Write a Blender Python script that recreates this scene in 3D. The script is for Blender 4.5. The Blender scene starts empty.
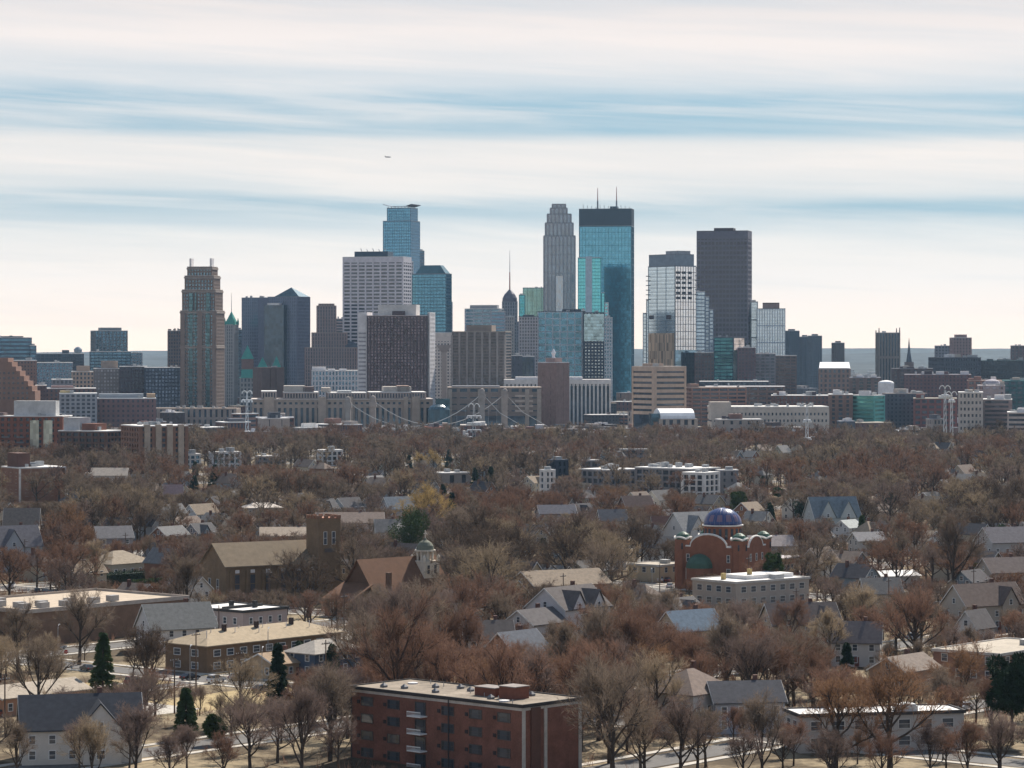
import bpy, math, random
import numpy as np
from mathutils import Vector
R = math.radians
random.seed(7)
rng = np.random.default_rng(11)
S = bpy.context.scene
COL = S.collection

# ---------------------------------------------------------------- camera
F = 2928.0          # focal length in pixels of the 1024-wide frame
CH = 70.0           # camera height
HY = 349.0          # row of the horizon
cam = bpy.data.cameras.new('camera'); cam.lens = 36.0 * F / 1024; cam.sensor_width = 36
cam.shift_y = -(384 - HY) / 1024.0
cam.clip_start = 1; cam.clip_end = 80000
co = bpy.data.objects.new('camera', cam); COL.objects.link(co)
co.location = (0, 0, CH); co.rotation_euler = (R(90), 0, 0)
S.camera = co
# ---------------------------------------------------------------- sky, sun, exposure
SUN_AZ = 24.0       # degrees to the right of the view direction (+Y)
SUN_EL = 43.0
S.view_settings.view_transform = 'Standard'; S.view_settings.look = 'None'
S.view_settings.exposure = 0.6; S.view_settings.gamma = 1
w = bpy.data.worlds.new('World'); S.world = w; w.use_nodes = True
nt = w.node_tree; nt.nodes.clear()
def N(nt, t, **k):
    n = nt.nodes.new(t)
    for a, b in k.items(): setattr(n, a, b)
    return n
def math_node(nt, op, a, b=None, clamp=False):
    n = N(nt, 'ShaderNodeMath', operation=op); n.use_clamp = clamp
    for i, v in enumerate((a, b)):
        if v is None: continue
        if isinstance(v, (int, float)): n.inputs[i].default_value = v
        else: nt.links.new(v, n.inputs[i])
    return n.outputs[0]
def ramp(nt, fac, stops, interp='LINEAR'):
    n = N(nt, 'ShaderNodeValToRGB'); cr = n.color_ramp; cr.interpolation = interp
    while len(cr.elements) < len(stops): cr.elements.new(0.5)
    for e, (p, c) in zip(cr.elements, stops):
        e.position = p; e.color = (c, c, c, 1) if isinstance(c, (int, float)) else (*c, 1)
    nt.links.new(fac, n.inputs[0]); return n.outputs[0]
sky = N(nt, 'ShaderNodeTexSky', sky_type='NISHITA'); sky.sun_disc = False
sky.sun_elevation = R(SUN_EL); sky.sun_rotation = R(SUN_AZ); sky.air_density = 1.2; sky.dust_density = 1.5; sky.ozone_density = 1.5
tc = N(nt, 'ShaderNodeTexCoord'); sx = N(nt, 'ShaderNodeSeparateXYZ'); nt.links.new(tc.outputs['Generated'], sx.inputs[0])
az = math_node(nt, 'ARCTAN2', sx.outputs[0], sx.outputs[1])
el = math_node(nt, 'ARCSINE', sx.outputs[2])
cv = N(nt, 'ShaderNodeCombineXYZ')
nt.links.new(math_node(nt, 'MULTIPLY', az, 7.0), cv.inputs[0]); nt.links.new(math_node(nt, 'MULTIPLY', math_node(nt, 'ADD', el, math_node(nt, 'MULTIPLY', az, 0.05)), 130.0), cv.inputs[1])
def noise(nt, vec, scale, detail=4, rough=0.55, dist=0.0):
    n = N(nt, 'ShaderNodeTexNoise'); n.inputs['Scale'].default_value = scale; n.inputs['Detail'].default_value = detail
    n.inputs['Roughness'].default_value = rough; n.inputs['Distortion'].default_value = dist
    nt.links.new(vec, n.inputs['Vector']); return n.outputs['Fac']
nz = noise(nt, cv.outputs[0], 0.8, 7, 0.6, 0.35)
cv2 = N(nt, 'ShaderNodeCombineXYZ'); nt.links.new(math_node(nt, 'MULTIPLY', az, 1.5), cv2.inputs[0]); nt.links.new(math_node(nt, 'MULTIPLY', el, 14.0), cv2.inputs[1]); cv2.inputs[2].default_value = 3.3
nl = noise(nt, cv2.outputs[0], 1.0, 3)
warp = math_node(nt, 'MULTIPLY', math_node(nt, 'SUBTRACT', nl, 0.5), 0.013)
ew = math_node(nt, 'ADD', math_node(nt, 'ADD', el, warp), math_node(nt, 'MULTIPLY', az, 0.012))
t = math_node(nt, 'DIVIDE', ew, 0.16, True)    # 0..9 degrees of elevation
# how clear (blue) the sky is between the cirrus sheets, by height above the horizon
clear = ramp(nt, t, [(0.0, 0.02), (0.17, 0.05), (0.235, 0.10), (0.275, 0.45), (0.315, 0.85), (0.345, 0.30), (0.40, 0.10), (0.44, 0.18), (0.475, 0.8), (0.53, 1.0), (0.58, 0.3), (0.66, 0.05), (0.75, 0.2), (1.0, 0.9)], 'EASE')
brk = ramp(nt, nz, [(0.35, 0.5), (0.52, 0.85), (0.68, 1.0)])
clear = math_node(nt, 'MULTIPLY', clear, brk)
fine = math_node(nt, 'MULTIPLY', math_node(nt, 'SUBTRACT', nz, 0.53), 0.6)
clear = math_node(nt, 'ADD', clear, fine, True)
hz = ramp(nt, t, [(0.0, (1.2, .95, .76)), (0.15, (.98, .87, .77)), (0.28, (.80, .785, .75)), (0.38, (.86, .80, .75)), (0.46, (.88, .81, .755)), (0.56, (.78, .76, .75)), (0.66, (.86, .79, .755)), (1.0, (.50, .50, .53))])
bl = N(nt, 'ShaderNodeMix', data_type='RGBA'); nt.links.new(clear, bl.inputs['Factor'])
sc10 = N(nt, 'ShaderNodeVectorMath', operation='SCALE'); nt.links.new(hz, sc10.inputs[0]); sc10.inputs['Scale'].default_value = 9.5
nt.links.new(sc10.outputs[0], bl.inputs['A'])
skm = N(nt, 'ShaderNodeMix', data_type='RGBA'); skm.blend_type = 'MULTIPLY'; skm.inputs['Factor'].default_value = 1
nt.links.new(sky.outputs[0], skm.inputs['A']); skm.inputs['B'].default_value = (.40, .62, .85, 1)
sb2 = N(nt, 'ShaderNodeMix', data_type='RGBA'); sb2.inputs['B'].default_value = (2.3, 4.05, 5.3, 1)      # thin veil lets a duller blue through low down
nt.links.new(ramp(nt, t, [(0.0, .8), (0.8, .7), (1.0, 0.15)]), sb2.inputs['Factor']); nt.links.new(skm.outputs['Result'], sb2.inputs['A'])
nt.links.new(sb2.outputs['Result'], bl.inputs['B'])
bg = N(nt, 'ShaderNodeBackground'); bg.inputs['Strength'].default_value = 0.078
nt.links.new(bl.outputs['Result'], bg.inputs['Color'])
wo = N(nt, 'ShaderNodeOutputWorld'); nt.links.new(bg.outputs[0], wo.inputs[0])

sl = bpy.data.lights.new('sun', 'SUN'); sl.energy = 5.0; sl.angle = R(0.6); sl.color = (1.0, 0.91, 0.80)
so = bpy.data.objects.new('sun', sl); COL.objects.link(so)
sd = Vector((math.sin(R(SUN_AZ)) * math.cos(R(SUN_EL)), math.cos(R(SUN_AZ)) * math.cos(R(SUN_EL)), math.sin(R(SUN_EL))))
so.rotation_euler = sd.to_track_quat('Z', 'Y').to_euler(); so.location = (200, 300, 900)
S.cycles.max_bounces = 6; S.cycles.diffuse_bounces = 2; S.cycles.glossy_bounces = 3; S.cycles.transmission_bounces = 2
S.cycles.volume_bounces = 0; S.cycles.transparent_max_bounces = 4
S.cycles.sample_clamp_indirect = 6

# ---------------------------------------------------------------- helpers
def P(px, py, z=0.0):                   # point at height z seen at a pixel
    D = (CH - z) * F / (py - HY); return ((px - 512) / F * D, D)
def XD(px, D): return (px - 512) / F * D
def ZT(py, D): return CH + (HY - py) * D / F
def pix(x, y, z): return 512 + F * x / y, HY + F * (CH - z) / y

class MB:
    def __init__(s): s.v = []; s.f = []
    def add(s, vs, fs):
        o = len(s.v); s.v += vs; s.f += [tuple(i + o for i in f) for f in fs]; return s
    def box(s, x0, x1, y0, y1, z0, z1):
        return s.add([(x0,y0,z0),(x1,y0,z0),(x1,y1,z0),(x0,y1,z0),(x0,y0,z1),(x1,y0,z1),(x1,y1,z1),(x0,y1,z1)],
              [(0,3,2,1),(4,5,6,7),(0,1,5,4),(1,2,6,5),(2,3,7,6),(3,0,4,7)])
    def prism(s, poly, z0, z1):         # footprint polygon, counter-clockwise
        n = len(poly)
        return s.add([(x,y,z0) for x,y in poly] + [(x,y,z1) for x,y in poly],
              [tuple(range(n-1,-1,-1)), tuple(range(n,2*n))] + [(i,(i+1)%n,(i+1)%n+n,i+n) for i in range(n)])
    def lathe(s, cx, cy, prof, n=16, a0=0, a1=360):   # prof: (r, z)
        full = a1 - a0 >= 360; m = n if full else n + 1; vs = []; fs = []
        for r, z in prof:
            for i in range(m):
                a = R(a0 + (a1 - a0) * i / n); vs.append((cx + r*math.cos(a), cy + r*math.sin(a), z))
        for j in range(len(prof) - 1):
            for i in range(n):
                k = (i + 1) % m; fs.append((j*m+i, j*m+k, (j+1)*m+k, (j+1)*m+i))
        if full: fs.append(tuple(range(m-1,-1,-1))); fs.append(tuple(range((len(prof)-1)*m, len(prof)*m)))
        return s.add(vs, fs)
    def tube(s, pts, r0, r1=None, n=6):
        r1 = r0 if r1 is None else r1; vs = []; fs = []; L = len(pts)
        for i, p in enumerate(pts):
            p = Vector(p); a = Vector(pts[max(i-1,0)]); b = Vector(pts[min(i+1,L-1)]); d = (b - a).normalized()
            u = d.cross(Vector((0.3,0.2,1)) if abs(d.z) < .95 else Vector((1,0,0))).normalized(); v = d.cross(u)
            r = r0 + (r1 - r0) * i / max(L-1,1)
            for k in range(n):
                an = 2*math.pi*k/n; q = p + u*(r*math.cos(an)) + v*(r*math.sin(an)); vs.append(tuple(q))
        for i in range(L-1):
            for k in range(n):
                k2 = (k+1) % n; fs.append((i*n+k, i*n+k2, (i+1)*n+k2, (i+1)*n+k))
        fs.append(tuple(range(n-1,-1,-1))); fs.append(tuple(range((L-1)*n, L*n)))
        return s.add(vs, fs)
    def mesh(s, name, mat):
        me = bpy.data.meshes.new(name); me.from_pydata(s.v, [], s.f); me.materials.append(mat); return me
    def build(s, name, mat, parent=None, loc=(0,0,0), rz=0, smooth=False):
        me = s.mesh(name, mat)
        if smooth: me.shade_smooth()
        return link(name, me, parent, loc, rz)
def link(name, me, parent=None, loc=(0,0,0), rz=0):
    o = bpy.data.objects.new(name, me); COL.objects.link(o); o.location = loc; o.rotation_euler = (0,0,rz)
    if parent is not None: o.parent = parent
    return o
def tag(o, label=None, cat=None, group=None, kind=None):
    if label: o['label'] = label
    if cat: o['category'] = cat
    if group: o['group'] = group
    if kind: o['kind'] = kind
    return o
def thing(name, label, cat, loc, rz=0, group=None):
    o = bpy.data.objects.new(name, None); COL.objects.link(o); o.location = (*loc, 0) if len(loc) == 2 else loc
    o.rotation_euler = (0,0,rz); o.empty_display_size = 1
    return tag(o, label, cat, group)
def copy_tree(o, parent=None):
    c = o.copy(); COL.objects.link(c); c.parent = parent
    for ch in o.children: copy_tree(ch, c)
    return c

# ---------------------------------------------------------------- materials
MC = {}
def twig_mat(col, key):
    m = bpy.data.materials.new(key); m.use_nodes = True; nt = m.node_tree; nt.nodes.clear()
    tc = N(nt, 'ShaderNodeTexCoord'); f = noise(nt, tc.outputs['Object'], .35, 4, .6); oi = N(nt, 'ShaderNodeObjectInfo')
    g = math_node(nt, 'ADD', math_node(nt, 'MULTIPLY', f, .8), math_node(nt, 'MULTIPLY', oi.outputs['Random'], .2))
    c = ramp(nt, g, [(.3, tuple(x*.62 for x in col)), (.7, tuple(min(1, x*1.35) for x in col))])
    d = N(nt, 'ShaderNodeBsdfDiffuse'); tl = N(nt, 'ShaderNodeBsdfTranslucent'); mx = N(nt, 'ShaderNodeMixShader'); mx.inputs[0].default_value = .4
    nt.links.new(c, d.inputs[0]); nt.links.new(c, tl.inputs[0]); nt.links.new(d.outputs[0], mx.inputs[1]); nt.links.new(tl.outputs[0], mx.inputs[2])
    o = N(nt, 'ShaderNodeOutputMaterial'); nt.links.new(mx.outputs[0], o.inputs[0]); return m
def M(col, rough=0.8, var=0.18, scale=0.25, metal=0.0, spec=0.2, key=''):
    k = (col, rough, var, scale, metal, key)
    if k in MC: return MC[k]
    m = bpy.data.materials.new(key or 'surface'); m.use_nodes = True; nt = m.node_tree
    b = nt.nodes['Principled BSDF']; b.inputs['Roughness'].default_value = rough; b.inputs['Metallic'].default_value = metal
    b.inputs['Specular IOR Level'].default_value = spec
    tc = N(nt, 'ShaderNodeTexCoord'); 
    f1 = noise(nt, tc.outputs['Object'], scale, 5, 0.65)
    f2 = noise(nt, tc.outputs['Object'], scale * 9, 3, 0.6)
    f = math_node(nt, 'ADD', math_node(nt, 'MULTIPLY', f1, 0.65), math_node(nt, 'MULTIPLY', f2, 0.35))
    lo = tuple(c * (1 - var * 1.6) for c in col); hi = tuple(min(1, c * (1 + var * 1.6)) for c in col)
    c = ramp(nt, f, [(0.28, lo), (0.72, hi)])
    nt.links.new(c, b.inputs['Base Color'])
    MC[k] = m; return m
def glass(col, metal=0.75, rough=0.12, cell=(2.0, 3.6), var=0.5, floorline=0.0, key='glazing', wave=0.02):
    """coated glass: every pane leans a hair its own way and has its own tint"""
    k = ('g', col, metal, rough, cell, var, floorline, wave)
    if k in MC: return MC[k]
    m = bpy.data.materials.new(key); m.use_nodes = True; nt = m.node_tree
    b = nt.nodes['Principled BSDF']; b.inputs['Roughness'].default_value = rough; b.inputs['Metallic'].default_value = metal
    b.inputs['Specular IOR Level'].default_value = 0.7
    tc = N(nt, 'ShaderNodeTexCoord'); ad = N(nt, 'ShaderNodeVectorMath', operation='ADD'); nt.links.new(tc.outputs['Object'], ad.inputs[0]); ad.inputs[1].default_value = (500.37, 500.41, 0.03)
    dv = N(nt, 'ShaderNodeVectorMath', operation='DIVIDE'); nt.links.new(ad.outputs[0], dv.inputs[0]); dv.inputs[1].default_value = (cell[0], cell[0], cell[1])
    fl = N(nt, 'ShaderNodeVectorMath', operation='FLOOR'); nt.links.new(dv.outputs[0], fl.inputs[0])
    wn = N(nt, 'ShaderNodeTexWhiteNoise'); nt.links.new(fl.outputs[0], wn.inputs['Vector'])
    big = noise(nt, tc.outputs['Object'], 0.02, 3, 0.5)
    v = math_node(nt, 'ADD', math_node(nt, 'MULTIPLY', wn.outputs['Value'], 0.6), math_node(nt, 'MULTIPLY', big, 0.4))
    lo = tuple(c * (1 - var) for c in col); hi = tuple(min(1, c * (1 + var)) for c in col)
    c = ramp(nt, v, [(0.1, lo), (0.9, hi)])
    if floorline > 0:
        sp = N(nt, 'ShaderNodeSeparateXYZ'); nt.links.new(dv.outputs[0], sp.inputs[0])
        fr = math_node(nt, 'FRACT', sp.outputs[2]); ln = math_node(nt, 'LESS_THAN', fr, 0.28)
        mx = N(nt, 'ShaderNodeMix', data_type='RGBA'); nt.links.new(math_node(nt, 'MULTIPLY', ln, floorline), mx.inputs['Factor'])
        nt.links.new(c, mx.inputs['A']); mx.inputs['B'].default_value = (*[x * 0.3 for x in col], 1); c = mx.outputs['Result']
    nt.links.new(c, b.inputs['Base Color'])
    # pane tilt
    ge = N(nt, 'ShaderNodeNewGeometry'); sb = N(nt, 'ShaderNodeVectorMath', operation='SUBTRACT'); nt.links.new(wn.outputs['Color'], sb.inputs[0]); sb.inputs[1].default_value = (.5,.5,.5)
    sc = N(nt, 'ShaderNodeVectorMath', operation='SCALE'); nt.links.new(sb.outputs[0], sc.inputs[0]); sc.inputs['Scale'].default_value = wave
    a2 = N(nt, 'ShaderNodeVectorMath', operation='ADD'); nt.links.new(ge.outputs['Normal'], a2.inputs[0]); nt.links.new(sc.outputs[0], a2.inputs[1])
    nn = N(nt, 'ShaderNodeVectorMath', operation='NORMALIZE'); nt.links.new(a2.outputs[0], nn.inputs[0]); nt.links.new(nn.outputs[0], b.inputs['Normal'])
    MC[k] = m; return m
ROOF_W = M((.72,.70,.67), .8, .12, .15, key='white_membrane_roof')
ROOF_T = M((.42,.37,.30), .9, .2, .2, key='gravel_roof')
ROOF_G = M((.17,.17,.18), .9, .2, .2, key='dark_roof')
PANE = glass((.05,.06,.075), 0.0, .08, (1.5,1.8), .5, key='window_glass')
METAL = M((.35,.36,.37), .5, .1, 1, .6, key='grey_metal')
WHITE_M = M((.78,.78,.76), .5, .05, 1, 0, key='white_paint')
DARK_M = M((.03,.03,.035), .6, .1, 1, 0, key='black_paint')
TRIM = M((.62,.6,.56), .7, .1, 1, key='pale_trim')
# ---------------------------------------------------------------- ground and hills
def ground_mat():
    m = bpy.data.materials.new('ground'); m.use_nodes = True; nt = m.node_tree; b = nt.nodes['Principled BSDF']
    b.inputs['Roughness'].default_value = 1; b.inputs['Specular IOR Level'].default_value = .1
    tc = N(nt, 'ShaderNodeTexCoord'); o = tc.outputs['Object']
    a = ramp(nt, noise(nt, o, .035, 6, .7), [(.3, (.06,.046,.034)), (.46, (.13,.10,.066)), (.57, (.36,.29,.19)), (.72, (.12,.105,.065))])
    f = ramp(nt, noise(nt, o, .6, 5, .7), [(.3, .55), (.7, 1.0)])
    mx = N(nt, 'ShaderNodeMix', data_type='RGBA'); mx.blend_type = 'MULTIPLY'; mx.inputs['Factor'].default_value = 1
    nt.links.new(a, mx.inputs['A']); nt.links.new(f, mx.inputs['B'])
    far = ramp(nt, noise(nt, o, .0035, 8, .75), [(.38, (.05,.05,.045)), (.52, (.12,.10,.085)), (.62, (.30,.28,.25)), (.66, (.10,.09,.08))])
    sp = N(nt, 'ShaderNodeSeparateXYZ'); nt.links.new(o, sp.inputs[0])
    k = math_node(nt, 'DIVIDE', math_node(nt, 'SUBTRACT', sp.outputs[1], 2100), 500, True)
    m2 = N(nt, 'ShaderNodeMix', data_type='RGBA'); nt.links.new(k, m2.inputs['Factor']); nt.links.new(mx.outputs['Result'], m2.inputs['A']); nt.links.new(far, m2.inputs['B'])
    nt.links.new(m2.outputs['Result'], b.inputs['Base Color']); return m
MB().add([(-9000,-7000,0),(9000,-7000,0),(9000,15800,0),(-9000,15800,0)], [(0,1,2,3)]).build('ground', ground_mat())['kind'] = 'structure'
HILL = M((.04,.05,.055), 1, .6, .006, key='wooded_hills')
def ridge(D, zf, th):
    xs = np.linspace(-6000, 6000, 240); vs = []; fs = []
    for i, x in enumerate(xs):
        z = zf(x) ; vs += [(x, D - 900, -1), (x, D, z), (x, D + th, -1)]
    for i in range(len(xs) - 1):
        a = i*3; fs += [(a, a+3, a+4, a+1), (a+1, a+4, a+5, a+2)]
    tag(MB().add(vs, fs).build('hills', HILL, smooth=True), kind='structure')
def hsum(x, s): return sum(math.sin(x * f + s * k) * a for k, (f, a) in enumerate([(.0009,5),(.0021,3),(.0052,1.6),(.013,.9),(.031,.5),(.071,.35)], 1))
ridge(14600, lambda x: 66 + hsum(x, 1.7) * .9 + x * .0032, 900)
ridge(11500, lambda x: 46 + hsum(x, 5.1) * 1.5 + x * .004, 1000)
ridge(8600, lambda x: 22 + hsum(x, 9.3) * 1.3 + x * .004, 900)

G = R(50)                                # the residential street grid is turned 50 degrees to the view
cg, sg = math.cos(G), math.sin(G)
def UV(x, y): return x*cg + y*sg, -x*sg + y*cg
def XY(u, v): return u*cg - v*sg, u*sg + v*cg
def inview(x, y, m=40): return y > 440 and abs(x) < 0.178 * y + m
ASPH = M((.13,.125,.12), .9, .22, .15, key='worn_asphalt')
CONC = M((.46,.43,.38), .9, .18, .4, key='pale_concrete')
VL = [449, 516] + [516 + 74*k for k in range(1, 22)] + [449 - 74*k for k in range(1, 5)]
UL = [434 + 128*k for k in range(-3, 14)]
def strip(name, mat, alongU, c, w, z, z0=None):
    """a street or pavement clipped to the neighbourhood"""
    rs = []; run = None
    for k in range(-40, 260):
        q = k * 12.0
        x, y = XY(q, c) if alongU else XY(c, q)
        if inview(x, y, 60) and y < 2080:
            run = [q, q + 12] if run is None else [run[0], q + 12]
        elif run: rs.append(run); run = None
    for a, b in rs:
        mb = MB(); z0_ = z - 0.03 if z0 is None else z0
        mb.box(a, b, c - w/2, c + w/2, z0_, z) if alongU else mb.box(c - w/2, c + w/2, a, b, z0_, z)
        o = mb.build(name, mat, rz=G); o['kind'] = 'structure'
for v in VL: strip('road', ASPH, True, v, 8.6, .030)
for u in UL: strip('road', ASPH, False, u, 8.2, .036)
for v in VL:
    for s in (-1, 1): strip('sidewalk', CONC, True, v + s*6.6, 1.7, .12, -.05)
for u in UL:
    for s in (-1, 1): strip('sidewalk', CONC, False, u + s*6.4, 1.6, .125, -.05)
def onroad(x, y, m=0.0):
    u, v = UV(x, y)
    return any(abs(v - c) < 5 + m for c in VL) or any(abs(u - c) < 5 + m for c in UL)

FOOT = []        # circles that things stand on: (x, y, r)
PROT = []        # sight lines kept open in front of the things the photo shows: (px0, px1, lowest row a tree may reach, D)
LM = []          # landmarks for descriptions: (phrase, x, y)
def foot(o, a, b, m=1.5):
    """registers an a x b footprint that starts at the thing's origin"""
    c, s = math.cos(o.rotation_euler.z), math.sin(o.rotation_euler.z); n = max(1, int(round(max(a, b) / max(min(a, b), 4)))); r = math.hypot(min(a,b), max(a,b)/n)/2
    for i in range(n):
        lx, ly = ((i+.5)*a/n, b/2) if a >= b else (a/2, (i+.5)*b/n)
        FOOT.append((o.location.x + lx*c - ly*s, o.location.y + lx*s + ly*c, r + m))
def clear_of(x, y, r):
    return all((x-a)**2 + (y-b)**2 > (r+q)**2 for a, b, q in FOOT)

# ---------------------------------------------------------------- facades
def facade(root, x0, x1, y0, y1, z0, z1, st, part='wall', glaz='glazing', roof=True):
    """glazed core with a real grid of piers and spandrels standing proud of it"""
    wall, gl = st['wall'], st['glass']; fl = st.get('fl', 3.8); bay = st.get('bay', 4.0); pier = st.get('pier', .35); span = st.get('span', .4); rel = st.get('rel', .5)
    if gl: MB().box(x0, x1, y0, y1, z0, z1).build(glaz, gl, root)
    mb = MB(); n = max(1, round((z1 - z0) / fl)); fh = (z1 - z0) / n; cw = st.get('corner', max(.6, bay*pier*.7))
    top = st.get('top', 0.6)
    if span > 0:
        for k in range(n):
            za = z0 + k*fh; mb.box(x0 - rel, x1 + rel, y0 - rel, y1 + rel, za - fh*span*.5, za + fh*span*.5)
    mb.box(x0 - rel - .02, x1 + rel + .02, y0 - rel - .02, y1 + rel + .02, z1 - top, z1 + .1)
    for cx in (x0, x1):
        for cy in (y0, y1): mb.box(cx - (rel+.06 if cx == x0 else cw), cx + (rel+.06 if cx == x1 else cw), cy - (rel+.06 if cy == y0 else cw), cy + (rel+.06 if cy == y1 else cw), z0, z1 - .05)
    if pier > 0:
        for (a0, a1, ax) in ((x0, x1, 0), (y0, y1, 1)):
            m = max(1, round((a1 - a0) / bay)); bw = (a1 - a0) / m; hw = bw * pier / 2
            for k in range(1, m):
                c = a0 + k*bw; r2 = rel + st.get('proud', .08)
                if ax == 0:
                    mb.box(c - hw, c + hw, y0 - r2, y0 + .1, z0, z1 - .03); mb.box(c - hw, c + hw, y1 - .1, y1 + r2, z0, z1 - .03)
                else:
                    mb.box(x0 - r2, x0 + .1, c - hw, c + hw, z0, z1 - .03); mb.box(x1 - .1, x1 + r2, c - hw, c + hw, z0, z1 - .03)
    o = mb.build(part, wall, root)
    if roof: MB().box(x0 - rel - .1, x1 + rel + .1, y0 - rel - .1, y1 + rel + .1, z1 + .12, z1 + .7).build('roof', st.get('roof', ROOF_W), root)
    return o
def site(name, label, cat, x0, xc, x1, D, rel=None, depth=None, lm=None, group=None):
    """an Empty at the near corner; local x runs along the right-hand face, local y along the left-hand one"""
    wl, wr = (xc - x0) * D / F, (x1 - xc) * D / F
    if rel is None: rel = 0 if wl < 1e-3 else 45
    cx = XD(xc, D); phi = math.atan2(cx, D); rz = R(rel) - phi
    a = wr / math.cos(R(rel)); b = wl / math.sin(R(rel)) if wl > 1e-3 else (depth or a * .8)
    if wr < 1e-3: a = depth or b * .8
    o = thing(name, label, cat, (cx, D), rz, group)
    foot(o, a, b, 2)
    if lm: LM.append((lm, cx + .5*(a*math.cos(rz) - b*math.sin(rz)), D + .5*(a*math.sin(rz) + b*math.cos(rz))))
    return o, a, b
def units(root, x0, x1, y0, y1, z, n, mat=METAL, hs=(1, 2.5), seed=0):
    rr = random.Random(seed)
    for k in range(n):
        w_, d_ = rr.uniform(1.5, 4), rr.uniform(1.5, 3); x = rr.uniform(x0, max(x0, x1 - w_)); y = rr.uniform(y0, max(y0, y1 - d_))
        MB().box(x, x+w_, y, y+d_, z, z + rr.uniform(*hs)).build('roof_unit', mat, root)
def st(wall, gl, **k): d = dict(wall=wall, glass=gl); d.update(k); return d
C = lambda r, g, b, **k: M((r, g, b), **k)
G_DK = glass((.05,.07,.10), .3, .1, (3,3.6), .5); G_BL = glass((.10,.20,.28), .8, .12, (2.5,3.8), .3); G_TEAL = glass((.08,.36,.42), .85, .1, (2.5,3.8), .22, .35)
G_NAVY = glass((.035,.07,.11), .5, .1, (3,3.6), .5); G_SKY = glass((.52,.66,.76), .92, .2, (3,3.8), .10, .35, wave=.012)

def simple(name, label, x0, xc, x1, ytop, D, rel, style, cat='building', lm=None, depth=None, roofn=2, pent=None, group=None):
    root, a, b = site(name, label, cat, x0, xc, x1, D, rel, depth, lm, group)
    H = ZT(ytop, D); facade(root, 0, a, 0, b, 0, H, style)
    if pent:      # (fraction x0, x1 of the long side, row of its top, material)
        for (f0, f1, yt, mt) in pent:
            L = a >= b
            bx = (a*f0, a*f1, b*.2, b*.8) if L else (a*.2, a*.8, b*(1-f1), b*(1-f0))
            MB().box(*bx, H + .7, ZT(yt, D)).build('penthouse', mt, root)
    units(root, a*.1, a*.9, b*.1, b*.9, H + .7, roofn, seed=int(x0*7+ytop))
    return root, a, b, H
def windows_on(root, face, c0, c1, rows, n, a, b, w_=1.2, h_=1.5, frame=TRIM, pane=PANE):
    """separate framed windows; face 'x' is the plane y=0, face 'y' the plane x=0"""
    for z in rows:
        for k in range(n):
            c = c0 + (c1 - c0) * (k + .5) / n
            win(root, face, c, z, w_, h_, frame, pane)
WM = {}
def win(root, face, c, z, w_, h_, frame=TRIM, pane=PANE, plane=0.0, name='window'):
    k = (round(w_,2), round(h_,2), frame.name, pane.name)
    if k not in WM:
        t = .12
        fr = MB().box(-w_/2-t, w_/2+t, -.10, .02, -t, 0).box(-w_/2-t, w_/2+t, -.10, .02, h_, h_+t).box(-w_/2-t, -w_/2, -.09, .02, 0, h_).box(w_/2, w_/2+t, -.09, .02, 0, h_).box(-w_/2, w_/2, -.07, .02, h_*.48, h_*.52)
        pn = MB().box(-w_/2, w_/2, -.04, .01, 0, h_)
        WM[k] = (fr.mesh('window_frame', frame), pn.mesh('pane', pane))
    f, p = WM[k]
    loc, rz = {'x': ((c, plane, z), 0), 'y': ((plane, c, z), -math.pi/2), 'X': ((c, plane, z), math.pi), 'Y': ((plane, c, z), math.pi/2)}[face]
    o = link(name, f, root, loc, rz); link('pane', p, o); return o

# ---------------------------------------------------------------- the skyline
LIME = C(.45,.40,.35); BROWN = C(.14,.10,.095); REDB = C(.19,.085,.06); TANB = C(.36,.29,.24); GREYB = C(.22,.22,.24); NAVYW = C(.07,.085,.11); DKW = C(.075,.062,.075); PINK = C(.30,.215,.20)
WHT = C(.66,.64,.64)

# stepped residential tower with two roof fins
root, a, b = site('stepped_tower', 'tall brown stepped apartment tower with two pale fins on its crown', 'skyscraper', 181, 216, 224, 2750, 75, lm='the stepped brown tower')
D = 2750; s1 = st(C(.215,.165,.145), G_BL, fl=3.4, bay=2.9, pier=.5, span=.42, rel=.45, roof=LIME)
z = [ZT(y, D) for y in (403, 346, 311, 290, 276, 267)]
for k, ins in enumerate((0, .0, .04, .10, .16)):
    za = 0 if k == 0 else z[k]; facade(root, a*ins, a*(1-ins), b*ins, b*(1-ins), za, z[k+1], s1)
    MB().box(a*ins - 1.0, a*(1-ins) + 1.0, b*ins - 1.0, b*(1-ins) + 1.0, z[k+1] - 2.2, z[k+1] - .5).build('cornice', C(.30,.25,.22), root)
for f0, f1 in ((.17,.28),(.56,.60),(.66,.77)):     # recessed blue glass bays running up the front
    MB().box(-.8, 1, b*f0, b*f1, 12, z[3] - 3).build('glass_bay', glass((.07,.17,.21),.6,.15,(1.5,3.4),.5,.85), root)
for f0, f1 in ((0,.10),(.38,.52),(.88,1.0)): MB().box(-1.5, .5, b*f0, b*f1, 0, z[2] - 1).build('pilaster', C(.24,.185,.16), root)
for f in (.22, .80): MB().box(a*.3, a*.6, b*f - .9, b*f + .9, z[5], ZT(258, D)).build('fin', WHT, root)
root, a, b = site('tower_podium', 'long beige podium with tall slots at the foot of the stepped tower', 'building', 153, 236, 240, 2600, 80)
facade(root, 0, a, 0, b, 0, ZT(409, 2600), st(C(.36,.30,.265), G_NAVY, fl=11, bay=5, pier=.6, span=.25, roof=TANB)); units(root, 2, a*.8, 2, b*.9, ZT(409,2600)+.7, 9, seed=3)

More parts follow.
